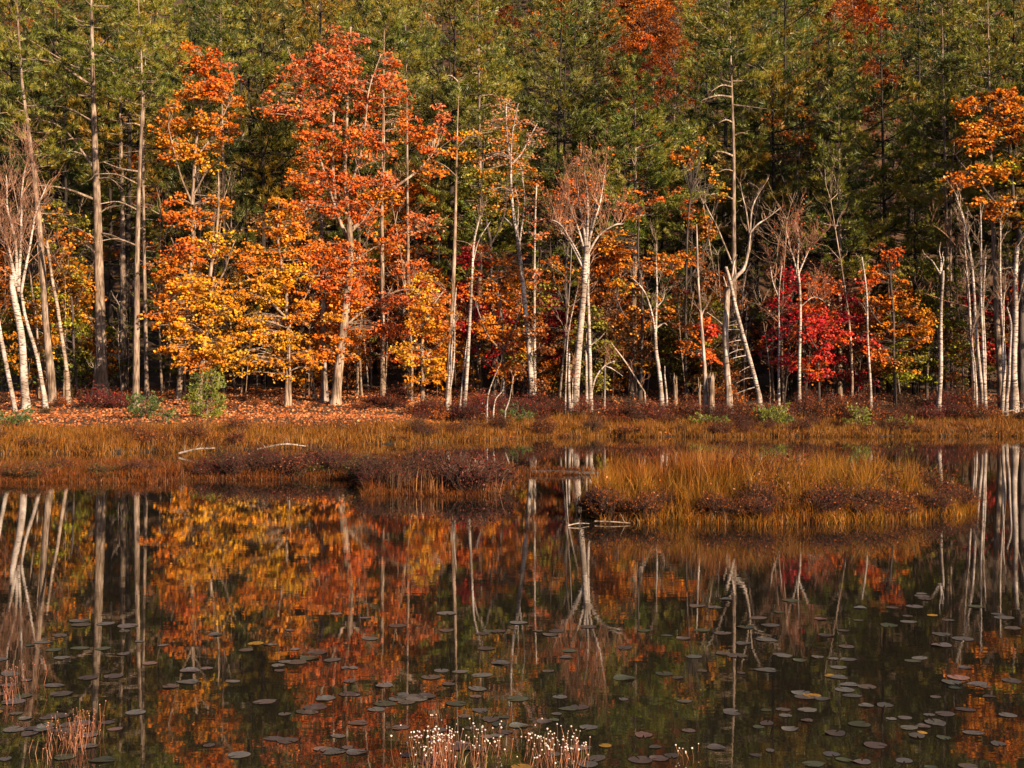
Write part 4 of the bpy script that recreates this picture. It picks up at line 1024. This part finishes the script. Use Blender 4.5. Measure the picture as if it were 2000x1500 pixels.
def gen_pole(H, r, seed, barkcol):
    rng = np.random.default_rng(seed)
    gt = Geo(); t = np.linspace(0, 1, 8)
    q = np.stack([0.04 * H * np.sin(t * 2.5 + seed) , 0.03 * H * np.sin(t * 3 + seed), t * H - 0.3], 1); q[:, :2] -= q[0, :2]
    tube(gt, q, r * (1 - 0.8 * t), 6, BK[barkcol])
    g2 = Geo()
    grow_twigs(gt, q, np.full(8, r), rng, BK[barkcol], 14, H * 0.16, n2=3, n3=2, start=0.4, base=np.zeros(3), up=0.5)
    root = empty('bare_sapling', (0, 0, 0), 'x', 'sapling')
    gt.build('trunk', M_GREY, root)
    return root
poles = [gen_pole(9, 0.07, 1, 'tan'), gen_pole(12, 0.09, 2, 'grey'), gen_pole(7, 0.05, 3, 'birch'), gen_pole(14, 0.11, 4, 'tan')]
for k in range(80):
    px = rng.uniform(-10, 2010); D = rng.uniform(93, 108); X = (px - 1000) / F * D
    place(poles[rng.integers(4)], (X, D, float(ground_z(X, D))), rng.uniform(0, 6.28), rng.uniform(0.7, 1.2),
          'thin bare sapling stem in the undergrowth beside the %s' % near(px), 'bare sapling stems in the undergrowth', tilt=rng.normal(0, 0.05))

# ------------------------------------------------------------------ shrubs
def gen_shrub(name, H, Rc, nst, nl, leaf, seed, barkcol='dark', cat='shrub', lean=0.5):
    rng = np.random.default_rng(seed + 60)
    gt, gl = Geo(), Geo()
    a = rng.uniform(0, 6.283, nst); r = Rc * np.sqrt(rng.uniform(0, 1, nst))
    p0 = np.stack([np.cos(a) * r * 0.4, np.sin(a) * r * 0.4, np.full(nst, -0.06)], 1)
    p1 = np.stack([np.cos(a) * r, np.sin(a) * r, H * rng.uniform(0.55, 1.0, nst) * (1 - 0.35 * (r / Rc) ** 2)], 1)
    twigs(gt, p0, p1, 0.012, 0.005, A(86, 50, 34), 0.10, rng)
    k = 4
    t = rng.uniform(0.35, 1, (nst, k, 1)); s = (p0[:, None] * (1 - t) + p1[:, None] * t).reshape(-1, 3)
    e = s + rng.normal(0, 1, s.shape) * [0.16, 0.16, 0.1] * (0.6 + H) + [0, 0, 0.12 * H]
    twigs(gt, s, e, 0.006, 0.003, A(92, 52, 34), 0.08, rng)
    idx = rng.integers(0, len(s), nl); u = rng.uniform(0.2, 1.1, (nl, 1))
    c = s[idx] * (1 - u) + e[idx] * u + rng.normal(0, 0.03, (nl, 3))
    leaves(gl, c, np.stack([rng.normal(0, .6, nl), rng.normal(-.3, .6, nl), rng.uniform(.1, 1, nl)], 1), leaf * rng.uniform(.6, 1.3, nl), jitter_col(np.full(3, 0.7), nl, 0.2, rng), rng, 0.6)
    root = empty(name, (0, 0, 0), 'x', cat)
    gt.build('stems', M_GREY, root)
    root.children[0]['kind'] = 'stuff'
    gl.build('foliage', M_SHRUB, root)
    return root
shrubs = [gen_shrub('shrub', 1.3, 0.9, 70, 800, 0.10, 1), gen_shrub('shrub', 1.0, 1.0, 70, 900, 0.09, 2), gen_shrub('shrub', 1.6, 0.9, 80, 600, 0.10, 3), gen_shrub('shrub', 0.8, 1.1, 70, 900, 0.09, 4)]
shrub_cols = {'dark red': A(112, 40, 30), 'red-brown': A(128, 56, 26), 'rust': A(170, 84, 26), 'grey-brown': A(100, 62, 36), 'olive': A(120, 98, 32)}
def scatter_shrubs(n, px0, px1, D0, D1, cols, label, group, s0=0.7, s1=1.3, src=shrubs):
    k = 0; tries = 0
    while k < n and tries < n * 30:
        tries += 1
        px = rng.uniform(px0, px1); D = rng.uniform(D0, D1); X = (px - 1000) / F * D
        z = float(ground_z(X, D))
        if z < 0.05: continue
        c = cols[rng.integers(len(cols))]
        s = rng.uniform(s0, s1)
        place(src[rng.integers(len(src))], (X, D, z), rng.uniform(0, 6.28), (s, s, s * rng.uniform(0.8, 1.15)), label % (c, near(px)), group, shrub_cols[c] / 0.7 * rng.uniform(0.95, 1.5))
        k += 1
scatter_shrubs(90, 1000, 2020, 84, 95, ['dark red', 'red-brown', 'grey-brown', 'red-brown', 'rust'], '%s bush in the shore thicket before the %s', 'bushes along the middle and right shore', 0.8, 1.45)
scatter_shrubs(26, 700, 1000, 82, 93, ['dark red', 'red-brown', 'rust'], '%s bush at the foot of the slope before the %s', 'bushes at the foot of the thin birches', 0.7, 1.2)
scatter_shrubs(16, -20, 700, 84, 96, ['red-brown', 'rust', 'olive', 'grey-brown'], '%s bush on the leaf-strewn bank before the %s', 'bushes on the left bank', 0.4, 0.7)
for px, D, s, c, lab in ((190, 89, 1.5, 'dark red', 'wide dark red bush in front of the thick pine trunk'), (235, 88.5, 1.1, 'dark red', 'dark red bush right of the widest one under the thick pine'),
                         (930, 88, 1.8, 'dark red', 'large deep red bush behind the curved white saplings'), (1018, 90, 1.3, 'dark red', 'deep red bush left of the broom-like bare tree')):
    X = (px - 1000) / F * D
    place(shrubs[1], (X, D, float(ground_z(X, D))), 1.3, (s * 1.2, s, s), lab, 'dark red bushes', A(132, 42, 36) / 0.7)

# small conifers at the water meadow's edge
def small_conifer(label, px, D, H, Rc, seed, cols, cat='young conifer'):
    X = (px - 1000) / F * D; z = float(ground_z(X, D))
    t = np.linspace(0, 1, 6); q = np.stack([0 * t, 0 * t, t * H - 0.1], 1)
    gt, gn = pine_geo(q, 0.05 * (1 - 0.85 * t), 0.12, Rc, seed, 2.6, cols, None, 0.0, 0.20, 0.75, needle=0.17, per=9, gap=0.05)
    root = empty('young_conifer', (X, D, z), label, cat)
    gt.build('trunk', M_BARK, root); gn.build('crown', M_NEEDLE, root)
yg = (A(100, 112, 34), A(150, 146, 40), A(176, 160, 50)); dg = (A(62, 84, 38), A(92, 112, 44), A(120, 128, 48))
small_conifer('bushy yellow-green young conifer under the golden maple', 404, 78, 2.9, 1.0, 1, yg)
small_conifer('small dark green conifer at the foot of the slender pine', 279, 77, 1.6, 0.85, 2, dg)
small_conifer('low green conifer at the far left of the water meadow', 22, 73, 1.0, 0.9, 3, dg)
small_conifer('knee-high green conifer between the two larger young ones', 325, 75, 0.8, 0.5, 4, dg)
small_conifer('yellow-green young conifer in the right-hand sedge', 1672, 80, 1.5, 0.55, 5, yg)
small_conifer('little green conifer in front of the leaning dead birch', 1512, 82, 1.4, 0.9, 6, yg)
small_conifer('low green bush-like conifer before the broken stumps', 1386, 81, 1.0, 0.8, 7, yg)
small_conifer('dark little conifer beside the curved white saplings', 1010, 83, 1.2, 0.8, 8, dg)
small_conifer('tiny yellow-green conifer right of the sedge conifer', 1755, 80, 0.8, 0.5, 9, yg)

# ------------------------------------------------------------------ sedge, leaf litter
def patch_noise(x, y, s=1.0):
    return (np.sin(x * 0.9 * s + 1.3 * np.sin(y * 0.7 * s)) + np.sin(y * 1.3 * s + 0.9 * np.sin(x * 1.1 * s + 2)) + np.sin((x + y) * 0.53 * s + 4) + 0.8 * np.sin(x * 2.3 * s - y * 1.9 * s)) / 3.8
def pick(cols, w, rng):
    """colour from a list by a smooth 0..1 field"""
    cols = np.array(cols); f = np.clip(w, 0, 0.999) * (len(cols) - 1); i = f.astype(int); t = (f - i)[:, None]
    return cols[i] * (1 - t) + cols[i + 1] * t
def sedge(name, label, n, X0, X1, Y0, Y1, hfun, cols, width, lean, seed, cond=None):
    rng = np.random.default_rng(seed)
    x = rng.uniform(X0, X1, n * 3); y = rng.uniform(Y0, Y1, n * 3)
    cx, cy = np.round(x / 0.45) * 0.45, np.round(y / 0.45) * 0.45          # pull the blades together into tussocks
    hx = np.sin(cx * 12.9898 + cy * 78.233) * 43758.5453; hx = hx - np.floor(hx)
    hy = np.sin(cx * 39.346 + cy * 11.135) * 24634.6345; hy = hy - np.floor(hy)
    pull = 0.5 * rng.uniform(0, 1, len(x))
    x = x + (cx + (hx - 0.5) * 0.9 - x) * pull; y = y + (cy + (hy - 0.5) * 0.9 - y) * pull
    z = ground_z(x, y)
    ok = (z > -0.22) & (np.abs(x) < 0.435 * y + 3)
    if cond is not None: ok &= cond(x, y)
    x, y, z, hx = x[ok][:n], y[ok][:n], z[ok][:n], hx[ok][:n]
    p = np.stack([x, y, np.maximum(z, -0.08) - 0.03], 1)
    h = hfun(x, y) * rng.uniform(0.55, 1.15, len(x)) * (0.65 + 0.7 * hx)
    w = 0.5 + 0.40 * patch_noise(x, y, 0.8) + 0.30 * patch_noise(x + 9, y * 1.4, 0.33) + rng.normal(0, 0.16, len(x)) + (hx - 0.5) * 0.3
    g = Geo(); blades(g, p, h, lean, width, pick(cols, w, rng) * (1 + rng.normal(0, 0.14, (len(x), 1))), rng)
    tag(g.build(name, M_GREY if False else M_GRASS), label, 'grass', kind='stuff')
SC = [A(52, 29, 18), A(90, 50, 20), A(138, 78, 22), A(170, 98, 26), A(100, 72, 24), A(172, 106, 40)]
sedge('sedge', 'golden-brown sedge of the water meadow along the far shore', 95000, -38, 38, 54, 88,
      lambda x, y: 0.42 + 0.16 * patch_noise(x, y, 0.35) + 0.20 * sstep(0, 6, y - shore_y(x)) - 0.12 * sstep(82, 88, y), SC, 0.026, 0.36, 1, lambda x, y: y < np.interp(x, [-30, -10, -4, 4], [70.5, 72.5, 79, 88]))
IC = [A(70, 36, 18), A(128, 68, 18), A(174, 98, 20), A(112, 82, 20), A(190, 116, 28), A(150, 72, 24)]
def ih(x, y):
    f, b = island_edges(x)
    return 0.32 + 0.95 * sstep(0.2, 2.2, y - f) * sstep(0, 1.2, b - y) * np.interp(x, [1.6, 3, 5, 9, 11, 12.3], [0.5, 0.95, 1.05, 0.95, 0.7, 0.3]) * (0.85 + 0.35 * patch_noise(x, y, 1.5))
sedge('sedge', 'tall amber sedge covering the island tussock in the pond', 42000, 1.4, 12.6, 27.5, 38, ih, IC, 0.013, 0.30, 2)
KC = [A(54, 28, 18), A(84, 42, 18), A(118, 56, 18), A(148, 76, 22), A(76, 54, 20), A(128, 62, 28)]
sedge('sedge', 'low brown sedge on the flat marsh strip left of the island', 46000, -20, 3.5, 34.5, 51,
      lambda x, y: np.where(x > 0, 0.16, 0.34 + 0.10 * patch_noise(x, y, 0.7)), KC, 0.016, 0.45, 3)

def fringe(label, n, X0, X1, edge, h, cols, width, seed):
    """sedge hanging over the water along a margin, with gaps where the dark bank shows"""
    rng = np.random.default_rng(seed)
    x = rng.uniform(X0, X1, n); y = edge(x) + rng.uniform(-0.45, 0.5, n)
    ok = (rng.uniform(size=n) < np.clip(0.5 + 0.75 * patch_noise(x * 1.6, y * 0 + seed, 1.3), 0.03, 1)) & (np.abs(x) < 0.435 * y + 2)
    x, y = x[ok], y[ok]; n = len(x)
    g = Geo()
    blades(g, np.stack([x, y, np.maximum(ground_z(x, y), -0.06) - 0.04], 1), h * rng.uniform(0.5, 1.2, n), 0.6, width, pick(cols, 0.5 + 0.5 * patch_noise(x * 2, y, 1.5) + rng.normal(0, .2, n), rng) * (1 + rng.normal(0, .15, (n, 1))), rng)
    tag(g.build('sedge', M_GRASS), label, 'grass', kind='stuff')
fringe('ragged sedge hanging over the water along the far meadow edge', 26000, -34, 36, shore_y, 0.42, SC, 0.024, 11)
fringe('ragged sedge along the water edge of the marsh strip', 20000, -19, 3.3, lambda x: strip_edges(x)[0], 0.32, KC, 0.016, 12)
fringe('bright amber sedge tufts along the waterline of the island', 9000, 1.8, 12.2, lambda x: island_edges(x)[0], 0.42, IC, 0.013, 13)

rng2 = np.random.default_rng(5)
n = 52000
x = rng2.uniform(-42, 42, n); y = rng2.uniform(70, 110, n)
ok = (np.abs(x) < 0.43 * y + 2) & (rng2.uniform(size=n) < np.interp(x, [-42, -8, 0, 42], [1, 1, 0.35, 0.3]) * sstep(69, 74, y))
x, y = x[ok], y[ok]; n = len(x)
g = Geo()
cl = np.array([A(220, 128, 66), A(236, 152, 90), A(204, 104, 48), A(226, 118, 50), A(170, 88, 44)])[rng2.integers(0, 5, n)]
leaves(g, np.stack([x, y, ground_z(x, y) + rng2.uniform(0.02, 0.12, n)], 1), np.stack([rng2.normal(0, .5, n), rng2.normal(-.4, .5, n), np.ones(n)], 1), 0.2 * rng2.uniform(.6, 1.2, n), cl * (1 + rng2.normal(0, .15, (n, 1))), rng2)
tag(g.build('fallen_leaves', M_LEAF), 'orange-brown fallen leaves carpeting the bank under the trees', 'leaves', kind='stuff')

# ------------------------------------------------------------------ bushes of the marsh strip and island
low = [gen_shrub('marsh_bush', 0.55, 0.55, 60, 700, 0.05, 21), gen_shrub('marsh_bush', 0.45, 0.7, 60, 800, 0.05, 22), gen_shrub('marsh_bush', 0.7, 0.5, 60, 500, 0.05, 23)]
def scatter_world(n, X0, X1, yfun, cols, label, group, s0, s1, src):
    for k in range(n):
        X = rng.uniform(X0, X1); D = yfun(X)
        z = float(ground_z(X, D))
        if z < 0.02: continue
        c = cols[rng.integers(len(cols))]; s = rng.uniform(s0, s1)
        place(src[rng.integers(len(src))], (X, D, z), rng.uniform(0, 6.28), (s, s, s * rng.uniform(0.8, 1.15)), label % c, group, shrub_cols[c] / 0.7 * rng.uniform(0.7, 1.1))
scatter_world(44, 2.0, 11.8, lambda X: float(island_edges(X)[0]) + rng.uniform(0.25, 1.3), ['dark red', 'red-brown', 'rust', 'rust'], '%s low bush rimming the island tussock', 'low bushes rimming the island', 0.6, 1.1, low)
scatter_world(14, 2.4, 11.0, lambda X: float(island_edges(X)[0]) + rng.uniform(2.0, 4.5), ['red-brown', 'rust'], '%s bush among the tall sedge of the island', 'bushes inside the island sedge', 1.2, 1.9, low)
scatter_world(44, -10.8, -4.8, lambda X: float(strip_edges(X)[0]) + rng.uniform(0.3, 4), ['dark red', 'red-brown', 'grey-brown', 'olive'], '%s low bush on the middle of the marsh strip', 'low bushes on the marsh strip', 0.7, 1.35, low)
scatter_world(34, -4.4, -0.3, lambda X: float(strip_edges(X)[0]) + rng.uniform(0.25, 5), ['grey-brown', 'red-brown', 'dark red'], '%s twiggy bush on the jutting end of the marsh strip', 'bushes on the jutting end of the marsh strip', 0.9, 1.6, low)
scatter_world(22, -18, -11, lambda X: float(strip_edges(X)[0]) + rng.uniform(0.3, 5), ['red-brown', 'olive', 'rust'], '%s low bush at the left end of the marsh strip', 'low bushes at the left end of the marsh strip', 0.5, 0.9, low)
k = 0
while k < 62:
    X = rng.uniform(-26, 30); D = float(shore_y(X)) + rng.uniform(0.4, 9)
    if abs(X) > 0.43 * D: continue
    c = ['red-brown', 'grey-brown', 'rust', 'dark red'][rng.integers(4)]
    place(shrubs[rng.integers(4)], (X, D, float(ground_z(X, D))), rng.uniform(0, 6.28), rng.uniform(0.45, 0.9), '%s bush standing in the far sedge meadow before the %s' % (c, near(1000 + X / D * F)), 'bushes in the far sedge meadow', shrub_cols[c] / 0.7 * rng.uniform(0.6, 1.0))
    k += 1

def arching_clump(label, X, D, n, h, lean, col, seed, width=0.016):
    rng = np.random.default_rng(seed)
    z = float(ground_z(X, D)); z = max(z, 0.0)
    root = empty('sedge_clump', (X, D, z), label, 'reed clump')
    p = np.stack([rng.normal(0, 0.25, n), rng.normal(0, 0.25, n), np.full(n, -0.08)], 1)
    g = Geo(); blades(g, p, h * rng.uniform(0.6, 1.1, n), lean, width, jitter_col(col, n, 0.2, rng), rng)
    o = g.build('stalks', M_GRASS, root); o['kind'] = 'stuff'
arching_clump('clump of arching pale brown stalks at the tip of the marsh strip', -1.0, 36.2, 160, 1.15, 0.55, A(186, 134, 96), 1)
arching_clump('wide-splayed stalk clump beside the tip of the marsh strip', -1.7, 36.6, 120, 1.0, 0.7, A(160, 110, 80), 2)
arching_clump('dark stalk clump on the left of the jutting marsh end', -3.4, 36.3, 120, 0.8, 0.4, A(104, 70, 46), 3)
arching_clump('thin upright stalks standing in water before the marsh strip', -2.4, 35.5, 40, 0.9, 0.15, A(170, 110, 60), 4)

def log(label, p0, p1, r, seed, barkcol, name='fallen_log', lift=0.0, cat='log'):
    rng = np.random.default_rng(seed)
    p0, p1 = np.array(p0, float), np.array(p1, float)
    base = (p0 + p1) / 2
    root = empty(name, base, label, cat)
    L = np.linalg.norm(p1 - p0)
    mid = base + rng.normal(0, 0.03 * L, 3) + [0, 0, lift]
    q = spline([p0, mid, p1], 8)
    g = Geo(); tube(g, q - base, r * np.linspace(1, 0.55, 8), 8, BK[barkcol])
    n = 4; s = q[rng.integers(1, 7, n)]
    g2 = Geo(); twigs(g, s - base, s - base + rng.normal(0, 0.12 * L, (n, 3)) + [0, 0, 0.08 * L], r * 0.4, r * 0.12, BK[barkcol], 0.06, rng)
    g.build('trunk', M_GREY, root)
log('dark floating log between the marsh spit and the island', (0.7, 43.4, 0.06), (3.1, 43.2, 0.05), 0.10, 1, 'dark')
log('pale bleached branch lying at the edge of the left meadow', (-14.9, 55.0, 0.1), (-13.2, 54.6, 0.35), 0.05, 2, 'birch', 'dead_branch', 0.1, 'branch')
log('second bleached branch lying right of the first at the meadow edge', (-11.9, 57.5, 0.15), (-9.6, 57.2, 0.3), 0.05, 3, 'birch', 'dead_branch', 0.15, 'branch')
log('short pale stick floating in front of the island tussock', (1.25, 27.6, 0.02), (1.75, 27.9, 0.03), 0.018, 4, 'birch', 'floating_stick', 0.0, 'stick')
log('thin dark stick reaching out from the island foot', (1.9, 28.2, 0.05), (2.7, 28.0, 0.03), 0.02, 5, 'tan', 'floating_stick', 0.02, 'stick')
log('pale fallen stick lying in the right shrub thicket', (35.2, 88, 1.2), (37.8, 88.3, 1.9), 0.05, 6, 'birch', 'dead_branch', 0.1, 'branch')

# ------------------------------------------------------------------ lily pads
def pad_material():
    m, nt, N, L = nodes('lily_pad')
    oi = N.new('ShaderNodeObjectInfo'); tc = N.new('ShaderNodeTexCoord')
    n1 = N.new('ShaderNodeTexNoise'); n1.inputs['Scale'].default_value = 4; n1.inputs['Detail'].default_value = 4
    L.new(tc.outputs['Object'], n1.inputs[0])
    cr = N.new('ShaderNodeValToRGB')
    cr.color_ramp.elements[0].position = 0.35; cr.color_ramp.elements[0].color = (0.45, 0.42, 0.40, 1)
    cr.color_ramp.elements[1].position = 0.62; cr.color_ramp.elements[1].color = (1.1, 1.1, 1.1, 1)
    L.new(n1.outputs[0], cr.inputs[0])
    mul = N.new('ShaderNodeMix'); mul.data_type = 'RGBA'; mul.blend_type = 'MULTIPLY'; mul.inputs[0].default_value = 1
    L.new(oi.outputs['Color'], mul.inputs[6]); L.new(cr.outputs[0], mul.inputs[7])
    b = N.new('ShaderNodeBsdfPrincipled'); b.inputs['Roughness'].default_value = 0.38
    L.new(mul.outputs[2], b.inputs['Base Color'])
    out = N.new('ShaderNodeOutputMaterial'); L.new(b.outputs[0], out.inputs[0])
    return m
M_PAD = pad_material()
def pad_mesh(seed, curl_k, ragged, oval):
    rng = np.random.default_rng(seed)
    n = 18; a = np.linspace(0.14, 2 * math.pi - 0.14, n)
    rr = 1 + 0.04 * np.sin(3 * a + seed) + rng.normal(0, ragged, n)
    curl = curl_k * np.maximum(0, np.sin(2 * a + seed * 1.7)) + 0.006
    rim = np.stack([np.cos(a) * rr, np.sin(a) * rr * oval, curl], 1)
    mid = np.stack([np.cos(a) * 0.6, np.sin(a) * 0.6 * oval, np.full(n, 0.004)], 1)
    c = np.array([[0.06, 0, 0.0]])
    v = np.concatenate([c, mid, rim])
    k = np.arange(n - 1)
    g = Geo()
    g.add(v, np.stack([0 * k, 1 + k, 2 + k], 1), (1, 1, 1)); g.n -= len(v); g.v.pop(); g.c.pop()
    g.add(v, np.stack([1 + k, 1 + n + k, 2 + n + k, 2 + k], 1), (1, 1, 1))
    return g.mesh('lily_pad', M_PAD, True)
pad_meshes = [('round', pad_mesh(0, 0.015, 0.01, 1.0)), ('oval', pad_mesh(1, 0.015, 0.015, 0.72)), ('curl-edged', pad_mesh(2, 0.10, 0.015, 0.95)), ('ragged', pad_mesh(3, 0.03, 0.07, 0.9)), ('round', pad_mesh(4, 0.01, 0.015, 0.95))]
pad_kinds = [('brown', (0.075, 0.055, 0.045)), ('grey-brown', (0.10, 0.09, 0.085)), ('yellow', (0.34, 0.18, 0.015)), ('pinkish', (0.17, 0.10, 0.085)), ('dark green', (0.05, 0.055, 0.03))]
k = 0
rngp = np.random.default_rng(21)
while k < 290:
    px = rngp.uniform(-20, 2020); py = rngp.uniform(1150, 1500)
    lo = np.interp(px, [0, 300, 900, 1000, 1500, 2000], [1230, 1190, 1190, 1160, 1165, 1150])
    if py < lo: continue
    dens = 0.55 + 0.45 * math.sin(px * 0.011 + 1.5 * math.sin(py * 0.018)) * math.cos(py * 0.03 + px * 0.004)
    if rngp.uniform() > dens + 0.1: continue
    D = CAM_H * F / (py - 750.0)
    X = (px - 1000) / F * D
    i = rngp.choice(5, p=[0.34, 0.42, 0.03, 0.05, 0.16])
    shape, pm_ = pad_meshes[rngp.integers(5)]
    o = bpy.data.objects.new('lily_pad', pm_)
    COL.objects.link(o)
    s = rngp.uniform(0.05, 0.112)
    size = 'small' if s < 0.07 else 'large' if s > 0.093 else 'middle-sized'
    s *= np.interp(D, [10, 18], [0.95, 1.3])
    o.scale = (s, s, s)
    o.location = (X, D, 0.005); o.rotation_euler = (rngp.normal(0, 0.012), rngp.normal(0, 0.012), rngp.uniform(0, 6.28))
    fac = rngp.uniform(0.65, 1.35); o.color = (*[c * fac * rngp.uniform(0.94, 1.06) for c in pad_kinds[i][1]], 1)
    spot = 'below the island' if px > 1160 and py < 1280 else 'beside the white-tipped water plants' if 760 < px < 1180 and py > 1400 else 'on the dark pond'
    tag(o, '%s %s %s lily pad %s' % (size, shape, pad_kinds[i][0], spot), 'lily pad', 'lily pads on the pond')
    k += 1

# ------------------------------------------------------------------ seed-head plants in the foreground water
def seed_plant(label, px, py, wpx, n, h, seed, headcol, head=0.009, stemcol=A(190, 120, 80)):
    rng = np.random.default_rng(seed)
    D = CAM_H * F / (py - 750.0); X = (px - 1000) / F * D
    root = empty('seed_head_plant', (X, D, 0), label, 'water plant')
    R_ = wpx / F * D * 0.5
    p = np.stack([rng.normal(0, R_ * 0.55, n), rng.normal(0, 0.22, n), np.full(n, -0.02)], 1)
    tip = p + np.stack([rng.normal(0, 0.03, n), rng.normal(0, 0.03, n), h * rng.uniform(0.45, 1.1, n)], 1)
    g = Geo(); twigs(g, p, tip, 0.0028, 0.002, jitter_col(stemcol, n, 0.2, rng), 0.05, rng)
    g.build('stems', M_GREY, root)['kind'] = 'stuff'
    if head:
        o = np.array([(1, 0, 0), (-1, 0, 0), (0, 1, 0), (0, -1, 0), (0, 0, 1), (0, 0, -1), (.6, .6, .6), (-.6, .6, .6), (.6, -.6, .6), (-.6, -.6, .6)], float)
        f = np.array([(0, 6, 4), (0, 4, 8), (6, 2, 4), (2, 7, 4), (7, 1, 4), (1, 9, 4), (9, 3, 4), (3, 8, 4), (0, 2, 6), (2, 1, 7), (1, 3, 9), (3, 0, 8), (2, 0, 5), (1, 2, 5), (3, 1, 5), (0, 3, 5)])
        s = head * rng.uniform(0.6, 1.25, n)
        v = tip[:, None] + o[None] * s[:, None, None]
        g = Geo(); g.add(v.reshape(-1, 3), (f[None] + np.arange(n)[:, None, None] * 10).reshape(-1, 3), np.repeat(jitter_col(headcol, n, .12, rng), 10, axis=0))
        g.build('seed_heads', M_GRASS, root, smooth=True)['kind'] = 'stuff'
W = A(240, 205, 175, 0.8)
seed_plant('dense patch of white-tipped water plants, the widest one in the foreground', 855, 1490, 110, 130, 0.30, 1, W)
seed_plant('white-tipped water plants thinning out right of the widest patch', 935, 1478, 50, 26, 0.26, 2, W)
seed_plant('small tuft of white-tipped stalks beside the bent reed', 975, 1475, 22, 14, 0.2, 3, W)
seed_plant('long low patch of white-tipped water plants right of the bent reed', 1075, 1488, 100, 80, 0.24, 4, W)
seed_plant('sparse white dots of seed heads at the right end of the long patch', 1125, 1478, 50, 22, 0.22, 5, W)
seed_plant('russet leafless water plants poking up at the left among lily pads', 140, 1455, 90, 90, 0.28, 6, A(200, 130, 90), 0.006)
seed_plant('few tiny pale stalks alone in the right foreground water', 1345, 1480, 60, 8, 0.16, 7, W)
seed_plant('pinkish weeds at the far left edge of the foreground', 20, 1365, 60, 40, 0.3, 8, A(190, 110, 90), 0.006)
arching_clump('bent pale reed leaning out of the foreground water', 0.0, 10.55, 7, 0.35, 0.7, A(200, 150, 100), 9, 0.010)
arching_clump('three thin reeds right of the white-tipped patch', -0.25, 10.3, 6, 0.3, 0.3, A(170, 140, 70), 10, 0.008)
